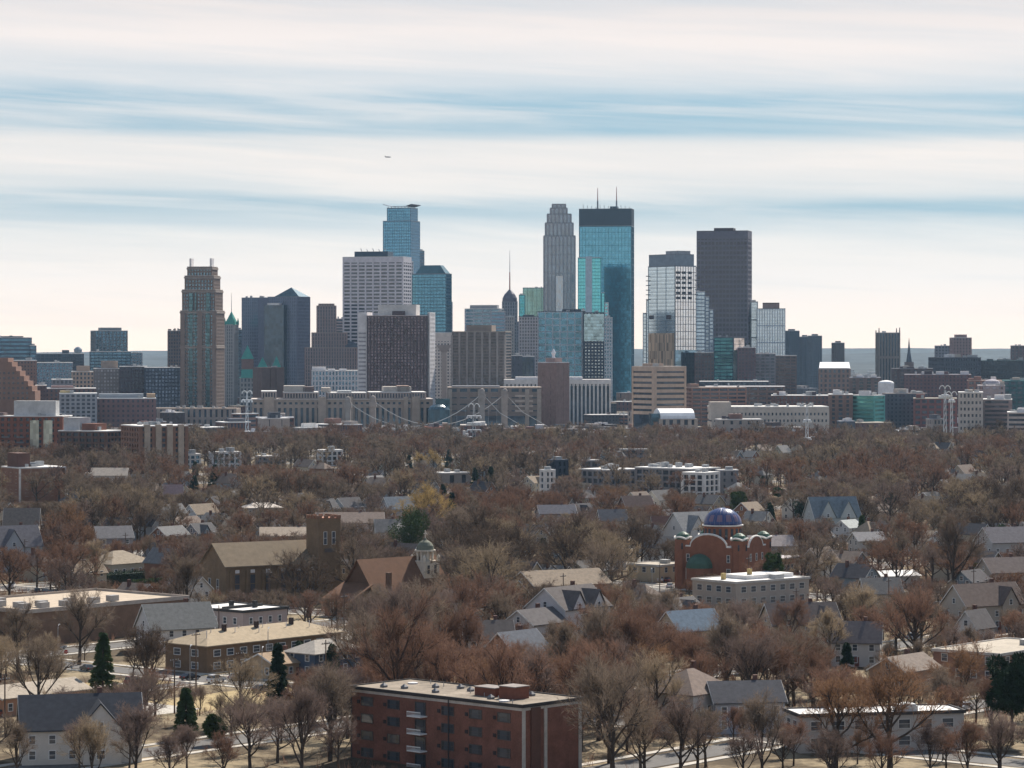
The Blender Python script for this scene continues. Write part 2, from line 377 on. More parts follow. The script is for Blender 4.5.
simple('old_office_tower', 'narrow brown tower with battlement top behind the stepped tower', 168, 168, 181, 331, 3300, 0, st(BROWN, G_NAVY, fl=4, bay=3, pier=.5), pent=[(0,.25,329,BROWN),(.4,.6,329,BROWN),(.8,1,329,BROWN)])
# clock-tower like slab with green pyramid
root, a, b = site('green_spire_tower', 'slim grey tower with green copper pyramid roof and thin spire', 'tower', 225, 234, 238, 3500, 65, lm='the green spired tower')
H = ZT(325, 3500); facade(root, 0, a, 0, b, 0, H, st(C(.33,.32,.32), G_NAVY, fl=4, bay=2.6, pier=.55, span=.2, roof=LIME))
COPPER = C(.06,.30,.25, key='copper_patina')
MB().add([(-.5,-.5,H+.7),(a+.5,-.5,H+.7),(a+.5,b+.5,H+.7),(-.5,b+.5,H+.7),(a/2,b/2,ZT(311,3500))], [(0,1,4),(1,2,4),(2,3,4),(3,0,4),(0,3,2,1)]).build('pyramid_roof', COPPER, root)
for cx, cy in ((0,0),(a,0),(a,b),(0,b)): MB().lathe(cx, cy, [(1.2,H),(1.2,H+4),(.05,H+9)], 6).build('turret', COPPER, root)
MB().tube([(a/2,b/2,ZT(312,3500)),(a/2,b/2,ZT(293,3500))], .45, .15).build('spire', METAL, root)
simple('blue_slab', 'narrow blue glass slab behind the green spired tower', 237, 237, 243, 330, 3600, 0, st(NAVYW, G_BL, fl=4, bay=3))
# city hall like cluster of green roofs
root, a, b = site('green_roofed_hall', 'stone hall with steep green copper roofs beside the brown cube building', 'building', 240, 240, 283, 3300, 0, depth=40)
facade(root, 0, a, 0, b, 0, ZT(378, 3300), st(C(.3,.29,.28), G_NAVY, fl=5, bay=4, pier=.5, roof=COPPER))
for (p0, p1, yt, yb) in ((241,254,345,359),(256,269,357,370),(270,283,356,372)):
    u0, u1 = (p0-240)*3300/F, (p1-240)*3300/F; zb, zt_ = ZT(yb,3300), ZT(yt,3300); mm = (u0+u1)/2
    MB().add([(u0,2,zb),(u1,2,zb),(u1,14,zb),(u0,14,zb),(mm,8,zt_)], [(0,1,4),(1,2,4),(2,3,4),(3,0,4),(0,3,2,1)]).build('pyramid_roof', COPPER, root)
    MB().box(u0+.5, u1-.5, 2.5, 13.5, ZT(380,3300), zb).build('tower', C(.20,.12,.11), root)
    MB().add([(u0,-1,ZT(378,3300)),(u1,-1,ZT(378,3300)),(u1,20,ZT(378,3300)),(u0,20,ZT(378,3300)),(u0+1,6,zb-2),(u1-1,6,zb-2)], [(0,1,5,4),(2,3,4,5),(1,2,5),(3,0,4),(0,3,2,1)]).build('sloped_roof', COPPER, root)
simple('brown_cube_building', 'plain brown windowless block in front of the green copper roofs', 253, 262, 284, 368, 3000, 25, st(C(.13,.09,.085), None, fl=40, bay=6, pier=.9, span=.95, rel=.2, roof=BROWN), lm='the plain brown block')
# blue twin slabs with pyramid
root, a, b = site('pyramid_top_office', 'broad slate blue office tower with small pyramid roof and dark slot', 'skyscraper', 268, 297, 310, 3500, 62, lm='the slate blue pyramid tower')
D = 3500; H = ZT(297, D); sb_ = st(C(.14,.155,.215), glass((.10,.17,.27),.6,.15,(2.4,4),.25), fl=4, bay=2.4, pier=.5, span=.35, rel=.3, roof=GREYB)
facade(root, 0, a, 0, b, 0, H, sb_)
MB().add([(a*.15,-0,H+.7),(a,0,H+.7),(a,b*.85,H+.7),(a*.15,b*.85,H+.7),(a*.5,b*.42,ZT(287,D))], [(0,1,4),(1,2,4),(2,3,4),(3,0,4),(0,3,2,1)]).build('pyramid_roof', glass((.05,.10,.12),.5,.2), root)
MB().box(-8, 0, b*.35, b*1.02, 0, ZT(305, D)).build('glass_slot', G_NAVY, root); MB().box(-9, -2, b*.5, b*.9, ZT(305,D), ZT(303,D)).build('slot_cap', WHT, root)
MB().box(-.55, .3, b*1.0, b*1.35, 0, H - 1).build('wing', C(.14,.155,.215), root)
simple('slate_wing_tower', 'slate grey office slab joined to the left of the pyramid tower', 242, 268, 270, 298, 3540, 70, sb_, roofn=4)
# art deco brown block
root, a, b = site('setback_stone_tower', 'pinkish brown stone tower stepping up from wide ribbed shoulders', 'skyscraper', 305, 305, 357, 3300, 0, depth=45, lm='the pinkish stone tower')
D = 3300; sp = st(C(.26,.185,.175), G_NAVY, fl=4, bay=3, pier=.6, span=.2, rel=.5, roof=TANB)
q = lambda p: (p-305)*D/F
facade(root, q(305), q(357), 0, b, 0, ZT(348,D), sp); facade(root, q(312), q(347), 4, b-4, ZT(348,D), ZT(333,D), sp)
facade(root, q(317), q(336), 8, b-8, ZT(333,D), ZT(306,D), sp); facade(root, q(319), q(334), 10, b-10, ZT(306,D), ZT(304,D), sp)
MB().lathe(q(350), 10, [(9, ZT(348,D)), (7.5, ZT(344,D)), (4, ZT(342,D)), (.1, ZT(341,D))], 14).build('barrel_roof', NAVYW, root)
simple('pale_arcaded_hall', 'low white hall with three arched roof vents below the stone tower', 312, 312, 358, 371, 3100, 0, st(WHT, G_BL, fl=5, bay=3.5, pier=.5, span=.3), depth=40, pent=[(0,.3,367,WHT),(.35,.5,369,WHT),(.6,.75,369,WHT)])
simple('thin_striped_block', 'small pink striped block between stone tower and white office', 336, 336, 346, 319, 3700, 0, st(C(.42,.32,.30), G_NAVY, fl=3.6, bay=9, pier=0, span=.5))
# white gridded office
root, a, b, H = simple('white_grid_office', 'broad white office tower with regular dark window grid and dark roof box', 343, 403, 411, 257, 3350, 74, st(C(.62,.59,.62), G_DK, fl=4.1, bay=8.6, pier=.2, span=.45, rel=.6, top=6), lm='the white gridded office tower', roofn=0)
MB().box(a*.2, a*.9, b*.28, b*.84, H + .7, ZT(251, 3350)).build('penthouse', C(.045,.07,.10), root)
for k in range(5): MB().tube([(3, b*(.3+.1*k), ZT(251,3350)), (3, b*(.32+.1*k), ZT(248 + k % 2,3350))], .4).build('antenna', METAL, root)
# crown tower (blue glass)
root, a, b = site('crown_glass_tower', 'blue glass skyscraper crowned by a wide winged canopy', 'skyscraper', 383, 411, 420, 3800, 70, lm='the blue crowned skyscraper')
D = 3800; H1 = ZT(221, D); H2 = ZT(208, D); sg_ = st(C(.12,.20,.28, key='mullion_blue', rough=.4), glass((.09,.27,.43), .85, .12, (2.5,3.9), .2, .35), fl=4, bay=3.2, pier=.1, span=.12, rel=.15, roof=GREYB)
facade(root, 0, a, 0, b, 0, H1, sg_); facade(root, 0.5, a*.8, b*.02, b*.86, H1, H2, sg_)
zc = ZT(205.5, D)
MB().add([(-1,-1,zc+1.5),(a+1,-1,zc+1.5),(a+1,b*.2,zc-1.2),(-1,b*.2,zc-1.2),(-1,-1,zc+2.2),(a+1,-1,zc+2.2),(a+1,b*.2,zc-.6),(-1,b*.2,zc-.6)], [(0,3,2,1),(4,5,6,7),(0,1,5,4),(1,2,6,5),(2,3,7,6),(3,0,4,7)]).add([(-1,b*.7,zc-1.2),(a*.5,b*.7,zc-1.2),(a*.5,b,zc+1.5),(-1,b,zc+1.5),(-1,b*.7,zc-.6),(a*.5,b*.7,zc-.6),(a*.5,b,zc+2.2),(-1,b,zc+2.2)], [(0,3,2,1),(4,5,6,7),(0,1,5,4),(1,2,6,5),(2,3,7,6),(3,0,4,7)]).box(-1,0,b*.2,b*.7,zc-1.4,zc-.7).build('crown_canopy', C(.22,.25,.3), root)
for k in range(7): MB().tube([(1, b*(.1+.12*k), H2), (0, b*(.1+.12*k), zc-1)], .5).build('canopy_post', WHT, root)
simple('crown_tower_annex', 'thin pale slab rising just behind the blue crowned skyscraper', 418, 418, 424, 251, 3950, 0, st(GREYB, G_BL, fl=4, bay=3))
simple('dark_glass_annex', 'dark blue glass block squeezed between the white office and crowned tower', 401, 401, 413, 262, 3550, 0, st(C(.5,.5,.52), G_NAVY, fl=4, bay=14, pier=0, span=.45))
# teal rounded stepped tower
root, a, b = site('teal_stepped_tower', 'teal glass tower with stepped striped right side and sloped roof', 'skyscraper', 412, 446, 456, 3450, 66, lm='the teal stepped tower')
D = 3450; s_t = st(C(.07,.15,.20, rough=.4), glass((.10,.29,.39), .85, .12, (2.5,3.9), .2, .3), fl=4, bay=4, pier=.05, span=.25, rel=.2, roof=GREYB)
H = ZT(274, D); facade(root, 0, a*.55, 0, b, 0, H, s_t)
ss = st(C(.55,.56,.58), G_NAVY, fl=4, bay=5, pier=.05, span=.45, rel=.5)
facade(root, a*.56, a*.75, 3, b*.9, 0, ZT(283,D), ss); facade(root, a*.76, a, 5, b*.9, 0, ZT(302,D), ss)
MB().add([(0,b*.02,H+.7),(a*.5,b*.02,H+.7),(a*.5,b*.9,H+.7),(0,b*.9,H+.7),(3,b*.2,ZT(265,D)),(a*.4,b*.2,ZT(265,D)),(a*.4,b*.75,ZT(265,D)),(3,b*.75,ZT(265,D))], [(3,2,1,0),(4,5,6,7),(0,1,5,4),(1,2,6,5),(2,3,7,6),(3,0,4,7)]).build('sloped_roof', C(.05,.13,.17, rough=.4), root)
# dark apartment slab with white flanks
root, a, b = site('dark_apartment_slab', 'dark maroon apartment slab framed by white side walls and white roof box', 'apartment tower', 367, 427, 433, 2700, 78, lm='the dark maroon slab')
D = 2700; H = ZT(316, D)
facade(root, 0, a, 0, b, 0, H, st(C(.085,.062,.072), glass((.16,.12,.14), .2, .2, (1.6,2.9), .9), fl=2.9, bay=3.1, pier=.4, span=.35, rel=.25, roof=C(.6,.52,.5)))
MB().box(a*.1, a*.9, b*1.005+.4, b*1.17, 0, ZT(312,D)).build('side_wing', WHT, root); MB().box(a*.2, a*.8, b*.2, b*.84, H+.7, ZT(304.5,D)).build('penthouse', C(.6,.58,.55), root)
MB().box(-.4, a*.15, b*.38, b*.58, H+.7, ZT(311,D)).build('stair_head', C(.085,.062,.072), root)
ww = MB()
for k in range(22): ww.box(a*.1-.15, a*.3, b*1.03+.3, b*1.155, 4+k*3.8, 5.5+k*3.8)
ww.build('window_strip', C(.32,.31,.33), root)
facade(root, a*.1, a, -1.8, -.6, 0, ZT(313,D), st(WHT, G_DK, fl=3.8, bay=4, pier=.5, span=.5, rel=.3), part='side_wing')
# pale tower with T ornament
root, a, b = site('pale_t_front_tower', 'cream apartment tower with tall T shaped recess down its front', 'apartment tower', 431, 431, 456, 2900, 0, depth=24, lm='the cream tower with the T front')
D = 2900; H = ZT(333, D); facade(root, 0, a, 0, b, 0, H, st(C(.68,.61,.55), G_DK, fl=3.2, bay=3.2, pier=.55, span=.5, rel=.4, top=8, roof=WHT))
MB().box(a*.42, a*.62, -.9, 0, 0, ZT(352,D)).build('stem_panel', C(.42,.35,.31), root)
MB().add([(a*.22,-.9,ZT(345,D)),(a*.82,-.9,ZT(345,D)),(a*.62,-.9,ZT(352.5,D)),(a*.42,-.9,ZT(352.5,D)),(a*.22,0,ZT(345,D)),(a*.82,0,ZT(345,D)),(a*.62,0,ZT(352.5,D)),(a*.42,0,ZT(352.5,D))], [(0,3,2,1),(4,5,6,7),(0,1,5,4),(1,2,6,5),(2,3,7,6),(3,0,4,7)]).build('head_panel', C(.33,.27,.24), root)
# grey brown pilaster tower
root, a, b, H = simple('ribbed_apartment_tower', 'grey brown apartment tower with six pale vertical ribs and a flat roof box', 452, 505, 511, 332, 2750, 80, st(C(.17,.145,.14), glass((.10,.10,.11), .2, .2, (1.7,2.9), .8), fl=2.9, bay=9.1, pier=.0, span=.4, rel=.25, roof=ROOF_T), lm='the ribbed grey brown tower', roofn=3)
for k in range(8): MB().box(-1.2, .4, b*(k/7) - .9, b*(k/7) + .9, 0, H + (0 if k % 7 else -3)).build('rib', C(.33,.30,.285), root)
MB().box(a*.15, a*.85, b*.27, b*.75, H+.7, ZT(325, 2750)).build('penthouse', C(.27,.22,.19), root)
simple('stone_clock_block', 'pale blue grey office block with a stepped top behind the ribbed tower', 465, 500, 503, 309, 3500, 78, st(C(.38,.40,.44), G_BL, fl=4, bay=12, pier=.1, span=.45), pent=[(.12,.9,305,C(.3,.3,.32))], roofn=3)
simple('small_striped_office', 'striped blue grey office at the right of the stepped office block', 491, 491, 505, 312, 3420, 0, st(C(.38,.38,.42), G_BL, fl=4, bay=10, pier=0, span=.5))
# domed spire tower
root, a, b = site('dome_spire_tower', 'slender grey tower ending in a pointed dome with a tall red white mast', 'tower', 500, 500, 519, 3700, 0, depth=22, lm='the pointed dome tower')
D = 3700; q = lambda p: (p-500)*D/F
gs = st(C(.24,.24,.27), G_NAVY, fl=4, bay=3, pier=.5, span=.25, rel=.4, roof=GREYB)
facade(root, q(500), q(519), 0, b, 0, ZT(322,D), gs); facade(root, q(502.3), q(517.3), 2, b-2, ZT(322,D), ZT(302,D), gs)
MB().lathe(q(509.8), b/2, [(9.6,ZT(302,D)),(9.2,ZT(298,D)),(6.5,ZT(294,D)),(3,ZT(291,D)),(.6,ZT(289,D))], 12).build('dome', C(.13,.13,.17, rough=.5), root)
MB().tube([(q(509.8),b/2,ZT(290,D)),(q(509.8),b/2,ZT(272,D))], 1.0, .7).build('mast_base', C(.45,.18,.16), root)
MB().tube([(q(509.8),b/2,ZT(272,D)),(q(509.8),b/2,ZT(250,D))], .6, .2).build('mast', WHT, root)
simple('pale_stone_mid_tower', 'pale stone shoulder tower below the pointed dome', 498, 498, 514, 317, 3600, 0, st(C(.36,.32,.31), G_NAVY, fl=4, bay=3, pier=.55), depth=20)
# greenish glass block
simple('green_glass_block', 'greenish glass tower half hidden left of the art deco tower', 523, 523, 546, 288, 3900, 0, st(C(.12,.18,.18), glass((.20,.36,.33),.85,.12,(5,7),.3,.1), fl=4, bay=6, pier=.06, span=.06, rel=.15), pent=[(0,.2,296,NAVYW)])
simple('green_glass_wing', 'low green glass wing left of the greenish glass tower', 519, 519, 525, 295, 3880, 0, st(C(.10,.16,.18), G_TEAL, fl=4, bay=6, pier=.06, span=.06, rel=.15))
# art deco tower
root, a, b = site('art_deco_skyscraper', 'pale stone and glass art deco skyscraper narrowing in steps to its crown', 'skyscraper', 544, 544, 575, 3700, 0, depth=34, lm='the pale art deco skyscraper')
D = 3700; q = lambda p: (p-544)*D/F
sd_ = st(C(.36,.34,.35), glass((.20,.25,.30),.7,.12,(2.4,3.9),.25), fl=12, bay=5.2, pier=.42, span=.08, rel=.5, roof=GREYB, proud=.5)
for (p0, p1, yb, yt, dy) in ((544,575,None,236,0),(545.5,573,236,223,1.5),(547.5,571,223,214,3.5),(550.5,567,214,208,6),(552.5,565.5,208,204,8)):
    facade(root, q(p0), q(p1), dy, b-dy, 0 if yb is None else ZT(yb,D), ZT(yt,D), sd_)
MB().box(q(556), q(563), -1.3, .5, 0, ZT(276,D)).build('centre_bay', glass((.30,.36,.42),.8,.1,(2,3.9),.2), root)
for p in (548.5, 553.5, 564, 569): MB().box(q(p), q(p)+1.6, -1.6, .5, 0, ZT(277,D)).build('buttress', C(.42,.39,.39), root)
# tallest dark-headed blue glass tower
root, a, b = site('tall_blue_glass_tower', 'tallest blue teal glass skyscraper with dark louvred head and twin antennas', 'skyscraper', 579, 631.5, 634, 3600, 84, lm='the tallest blue glass tower')
D = 3600; H = ZT(226, D); HT = ZT(209, D)
gi = glass((.085,.29,.44), .9, .1, (2.4,3.9), .15, .3, wave=.012)
facade(root, 0, a, 0, b, 0, H, st(C(.05,.16,.22, rough=.4), gi, fl=8, bay=4, pier=.07, span=.05, rel=.15, roof=GREYB, corner=.8))
facade(root, .2, a-.2, .2, b-.2, H, HT, st(C(.025,.055,.085, rough=.5), G_NAVY, fl=3, bay=3, pier=.5, span=.5, rel=.3, roof=DKW))
MB().box(a*.2, a*.7, b*.28, b*.42, HT+.7, ZT(206,D)).build('penthouse', C(.04,.08,.12), root)
MB().box(-1.0, 1, b*.02, b*.52, 0, ZT(267,D)).build('painted_reflection_panel', glass((.045,.155,.23), .85, .15, (2.4,3.9), .5, .3), root)  # dark lower reflection, painted as a sheet of darker glass
for p, yt in ((596.5,187),(615.5,186)):
    yb_ = (631.5-p)*D/F/math.sin(R(84)); MB().tube([(a*.4,yb_,HT),(a*.4,yb_,ZT(200,D))], 1.1, .9).build('antenna_base', C(.25,.27,.3), root)
    MB().tube([(a*.4,yb_,ZT(200,D)),(a*.4,yb_,ZT(yt,D))], .7, .3).build('antenna', C(.55,.35,.33), root)
for k in range(12): MB().tube([(3,b*(.04+.08*k),HT),(3,b*(.04+.08*k)+.5,HT+3+(k*5%4))], .3).build('aerial', METAL, root)
# bright teal tower in front
root, a, b = site('bright_teal_tower', 'bright turquoise glass tower with white centre strip in front of the tallest tower', 'skyscraper', 578, 578, 608, 3450, 0, depth=26, lm='the bright turquoise tower')
D = 3450; q = lambda p: (p-578)*D/F; gt = glass((.10,.42,.52), .9, .07, (2.4,3.9), .15, .35)
stt = st(C(.06,.28,.32,rough=.4), gt, fl=4, bay=3.5, pier=.05, span=.08, rel=.12, roof=WHT)
facade(root, q(578), q(601), 0, b, 0, ZT(258,D), stt); facade(root, q(601.3), q(604.5), 1, b, 0, ZT(293,D), stt); facade(root, q(604.8), q(608), 2, b, 0, ZT(303,D), st(WHT, gt, fl=4, bay=3, pier=.3, span=.4))
MB().box(q(585.5), q(592), -.6, .5, 0, ZT(256.5,D)).build('white_strip', C(.45,.55,.62,rough=.35), root)
simple('white_edged_block', 'thin white block at the right of the bright turquoise tower', 604, 604, 612, 318, 3350, 0, st(C(.5,.52,.54), G_BL, fl=4, bay=3, pier=.4))
# wide blue apartment tower
root, a, b, H = simple('blue_grid_apartments', 'wide blue glass apartment building with fine white floor lines', 538, 538, 582, 312, 3000, 0, st(C(.50,.56,.60), glass((.09,.22,.31),.8,.12,(3.5,3.3),.35), fl=6.6, bay=7.5, pier=.13, span=.17, rel=.5, roof=NAVYW), depth=26, lm='the wide blue apartment building', pent=[(.55,.98,309,NAVYW)])
simple('white_grid_apartments', 'grey white gridded wing on the left of the wide blue apartments', 519, 519, 538, 317, 2990, 0, st(C(.42,.41,.43), G_DK, fl=3.3, bay=2.6, pier=.4, span=.35, rel=.35, roof=NAVYW), depth=22, pent=[(.1,.9,315,NAVYW)])
root, a, b, H = simple('dark_white_dotted_tower', 'dark navy apartment tower dotted with rows of white windows', 584, 584, 604, 313, 2980, 0, st(C(.055,.075,.105), glass((.50,.60,.66),.6,.15,(2.8,3.3),.6), fl=3.3, bay=3.4, pier=.55, span=.6, rel=.3, roof=NAVYW), depth=24)
MB().box(.1, a-.1, -.65, .4, ZT(341,2980), ZT(314,2980)).build('glass_head', glass((.25,.40,.48),.8,.1,(3,3.3),.3,.4), root)
simple('dark_recess_slab', 'narrow dark slab between two blue apartment towers', 581.5, 581.5, 585, 311, 3030, 0, st(NAVYW, G_NAVY, fl=3.3, bay=4), depth=20)
simple('small_grey_pair', 'small slate building with sloping top below the pale blue office', 510, 510, 522, 356, 2900, 0, st(C(.10,.11,.14), G_NAVY, fl=6, bay=6, pier=.7, span=.7), depth=20)
simple('small_blue_cube', 'small navy glass building beside the slate one', 521, 521, 534, 357, 2920, 0, st(C(.09,.11,.15), G_NAVY, fl=4, bay=5, pier=.2, span=.1), depth=20)
# brown tower with white statue
root, a, b = site('brown_brick_monolith', 'plain pinkish brown brick tower with diamond pattern and a white figure on top', 'tower', 538, 556, 569, 2500, 48, lm='the brown brick monolith')
D = 2500; H = ZT(363, D)
facade(root, 0, a, 0, b, 0, H, st(C(.24,.165,.15), None, fl=60, bay=50, pier=.2, span=.2, rel=.2, roof=WHT)); MB().box(-.1, a+.1, -.1, b+.1, 0, H-.3).build('brick_core', C(.24,.165,.15), root)
wv = MB()
for k in range(14):
    zz = 5 + k*3.2; oo = (.5 + .22*(1 if k % 2 else -1)) * b; wv.box(-.28, 0, oo-.3, oo+.3, zz, zz+3.2)
wv.build('zigzag_brick_relief', C(.13,.08,.075), root)
MB().box(a*.25,a*.8,b*.25,b*.75,H+.7,ZT(358,D)).build('penthouse', C(.30,.21,.19), root)
MB().lathe(a*.5,b*.5,[(1.6,ZT(358,D)),(1.1,ZT(356,D)),(2.0,ZT(353,D)),(1.3,ZT(351,D)),(.9,ZT(350,D)),(.2,ZT(349,D))],10).build('roof_figure', C(.85,.86,.9), root)
# classical hall with tall arches
root, a, b = site('white_columned_hall', 'long white hall with tall pointed columns behind the brown monolith', 'building', 505, 505, 610, 2720, 0, depth=35, lm='the white columned hall')
D = 2720; MB().box(0,a,0,b,0,ZT(384,D)).build('glazing', G_NAVY, root)
cw = MB(); nb = 26
for k in range(nb+1):
    x = a*k/nb; cw.prism([(x-.75,-1.6),(x+.75,-1.6),(x+.75,.2),(x-.75,.2)], 0, ZT(384,D)); cw.prism([(x-1.3,-1.7),(x+1.3,-1.7),(x+1.3,.15),(x-1.3,.15)], ZT(386,D), ZT(384,D)-.02)
cw.build('column_screen', C(.60,.57,.54), root)
MB().box(-1,a+1,-2,b+1,ZT(384,D),ZT(379.5,D)).build('roof', C(.66,.63,.6), root); MB().box(a*.1,a*.32,1,b-4,ZT(379.5,D),ZT(377,D)).box(a*.5,a*.74,1,b-4,ZT(379.5,D),ZT(377,D)).build('penthouse', WHT, root)
# notched glass tower
root, a, b = site('notched_glass_tower', 'pale reflective glass tower with dark balcony notches and warm reflection painted on its base', 'skyscraper', 641, 675, 696, 3000, 38, lm='the pale notched glass tower')
D = 3000; H = ZT(266, D); gw = G_SKY
gw2 = glass((.95,.93,.95), .95, .2, (3.6,3.8), .08, .1, wave=.02)
sgl = st(C(.20,.27,.33,rough=.4), gw, fl=3.8, bay=14, pier=.05, span=.10, rel=.12, roof=GREYB)
B2 = (675-648)*D/F/math.sin(R(38))
facade(root, 0, a, 0, B2, 0, H, sgl)
MB().box(.5, a-.2, -.35, .3, 0, H-.5).build('mirror_front', gw2, root)
ln = MB()
for k in range(9): ln.box(a*k/8-.22, a*k/8+.22, -.6, .1, 0, H-.3)
for k in range(int(H/7.6)): ln.box(-.2, a+.2, -.55, .1, 4+k*7.6, 4.5+k*7.6)
ln.build('mullion_grid', C(.07,.085,.11,rough=.5), root)
facade(root, 1, a*.9, 1, B2-1, H, ZT(254.5,D), st(C(.22,.27,.32), None, fl=20, bay=20, pier=.1, span=.3, roof=GREYB)); MB().box(.6,a*.9+.4,.6,B2-.6,H,ZT(254.7,D)).build('crown_wall', C(.22,.27,.32), root)
MB().box(a*.2,a*.8,B2*.05,B2*.5,ZT(254,D),ZT(250.5,D)).build('penthouse', C(.3,.33,.36), root)
for (p0, p1, yt) in ((644.5,648,297),(641,644.7,310)):
    y0_ = (675-p1)*D/F/math.sin(R(38)); y1_ = (675-p0)*D/F/math.sin(R(38)); facade(root, 2, a*.6, y0_+.3, y1_, 0, ZT(yt+3,D), sgl)
for c0 in (.06,.34,.62):
    for k in range(6): MB().box(a*c0, a*(c0+.15), -1.2, .2, H-8-k*5.2, H-5.4-k*5.2).build('balcony', C(.05,.06,.08), root)
for k in range(6): MB().box(a*.97, a+1.8, -1.2, 3, H-10-k*4.8, H-9.2-k*4.8).box(-1.5, 1, B2-2, B2+2.2, H-10-k*4.8, H-9.2-k*4.8).build('balcony_slab', C(.12,.14,.17), root)
for f in (.15, .80): MB().box(-.5, .3, B2*f, B2*(f+.16), ZT(319,D), ZT(315,D)).build('dark_vent', DKW, root)
# its warm patterned lower facade: the reflection of sunlit buildings, painted into the colour
MB().box(-.45, .3, 1, B2*.98, 0, ZT(333,D)).build('painted_reflection_base', glass((.62,.40,.28), .35, .3, (1.6,8.5), .85, wave=.05), root)
MB().box(-.1, a-.1, -.75, .0, 0, ZT(350,D)).build('blue_glass_base', glass((.20,.32,.42), .85, .1, (3.6,3.8), .2, .3), root)
# dark slab behind
simple('dark_monolith_tower', 'big dark plum office slab with fine horizontal lines and small roof box', 697, 747.5, 751.5, 231, 3400, 82, st(C(.145,.14,.175), glass((.03,.035,.05),.3,.15,(3,3.7),.4), fl=5.6, bay=4.2, pier=.28, span=.4, rel=.4, top=9, roof=DKW), lm='the big dark plum slab', pent=[(.32,.7,227.5,DKW)], roofn=0)
root, a, b, H = simple('pale_blue_stepped_office', 'pale blue glass office stepping down left of the dark plum slab', 694, 694, 705, 292, 3200, 0, st(C(.20,.25,.32), G_SKY, fl=4, bay=4, pier=.05, span=.3, rel=.2), depth=26)
facade(root, a+.3, a*1.37, 0, b, 0, ZT(297,3200), st(C(.20,.25,.32), glass((.22,.32,.42),.85,.1,(3,4),.2,.3), fl=4, bay=4, pier=.05, span=.3, rel=.2)); facade(root, a*1.39, a*1.75, 0, b, 0, ZT(310,3200), st(C(.20,.25,.32), glass((.22,.32,.42),.85,.1,(3,4),.2,.3), fl=4, bay=4, pier=.05, span=.3, rel=.2))
simple('brick_base_block', 'brown brick block at the foot of the pale blue stepped office', 695, 695, 714, 353, 3000, 0, st(C(.16,.10,.10), G_NAVY, fl=3.6, bay=3.4, pier=.4), depth=20)
simple('pale_glass_right', 'pale blue white ribbed office with brown stepped crown', 757, 757, 785, 309, 3400, 0, st(C(.38,.44,.50), G_SKY, fl=20, bay=3, pier=.3, span=.06, rel=.3, roof=GREYB), depth=36, lm='the pale ribbed office with brown crown', pent=[(.03,.3,307,BROWN),(.15,.8,304,PINK),(.3,.65,302.5,BROWN)], roofn=0)
simple('pale_narrow_slab', 'narrow pale blue slab beside the dark plum slab', 751, 751, 757.5, 302, 3420, 0, st(C(.42,.48,.50), G_SKY, fl=20, bay=8, pier=.1, span=.06), depth=30)
root, a, b, H = simple('teal_black_office', 'dark teal glass office block with a white upper corner', 714, 714, 733, 337.5, 2950, 0, st(C(.04,.09,.12), glass((.03,.14,.18),.8,.1,(4,3.6),.4), fl=3.6, bay=6, pier=.05, span=.3, rel=.2, roof=GREYB), depth=25, lm='the dark teal office')
facade(root, a+.4, a*1.62, 0, b*.8, 0, H, st(C(.12,.14,.17), glass((.55,.55,.58),.9,.08,(3,3.6),.15), fl=3.6, bay=6, pier=.05, span=.08, rel=.15, roof=GREYB))
MB().box(a+.2, a*1.64, -.35, .2, 0, ZT(350,2950)).build('lower_dark_glass', glass((.05,.09,.12),.8,.1,(3,3.6),.4), root)  # darker glass over the lower part of this wing
simple('plum_apartments', 'plum brown apartment block in front of the dark plum slab', 738, 738, 755, 348, 2850, 0, st(C(.14,.085,.10), G_NAVY, fl=3.2, bay=3.4, pier=.45, span=.4), depth=22)
simple('stepped_grey_flats', 'grey flats with horizontal balconies under the pale ribbed office', 755, 755, 775, 354, 2880, 0, st(C(.26,.25,.28), G_NAVY, fl=3.2, bay=5, pier=.2, span=.4), depth=22)
simple('brown_step_flats', 'brown stepped flats right of the grey balcony flats', 768, 768, 796, 356, 2920, 0, st(C(.17,.125,.12), G_DK, fl=3.2, bay=6, pier=.15, span=.45), depth=22)
for (n_, l_, p0, p1, yt, D_, w_) in (
    ('hazy_blue_tower', 'hazy slate tower just right of the pale ribbed office', 784, 799, 331, 4300, (.06,.085,.12)),
    ('hazy_blue_tower', 'lower hazy slate tower with sloping left shoulder', 799, 810, 337, 4350, (.07,.09,.125)),
    ('hazy_blue_tower', 'hazy blue block with roof box beside the sloping tower', 808, 821.5, 336, 4250, (.09,.115,.15)),
    ('hazy_brown_tower', 'small isolated brown grey tower near the domed bright roof', 832, 844, 343, 4400, (.10,.085,.09))):
    simple(n_, l_, p0, p0+ (p1-p0)*.35, p1, yt, D_, 35, st(C(*w_), G_NAVY, fl=3.6, bay=3.6, pier=.5, span=.4), pent=[(.3,.7,yt-2,C(*w_))], roofn=1)
root, a, b, H = simple('corner_mast_tower', 'grey brown tower with four corner masts standing alone on the right skyline', 876, 879, 899.5, 333, 3600, 14, st(C(.20,.18,.17), G_NAVY, fl=30, bay=3.6, pier=.5, span=.1, rel=.6), lm='the corner mast tower', roofn=2)
for cx, cy, yt in ((0,0,328),(a,0,327.5),(a,b,328),(0,b,330)): MB().tube([(cx,cy,H),(cx,cy,ZT(yt,3600))], .9, .5).build('corner_mast', C(.2,.17,.16), root)
root = thing('church_spire', 'thin dark church spire against the blue hills on the right', 'church', (XD(909,4200), 4200), .3, None)
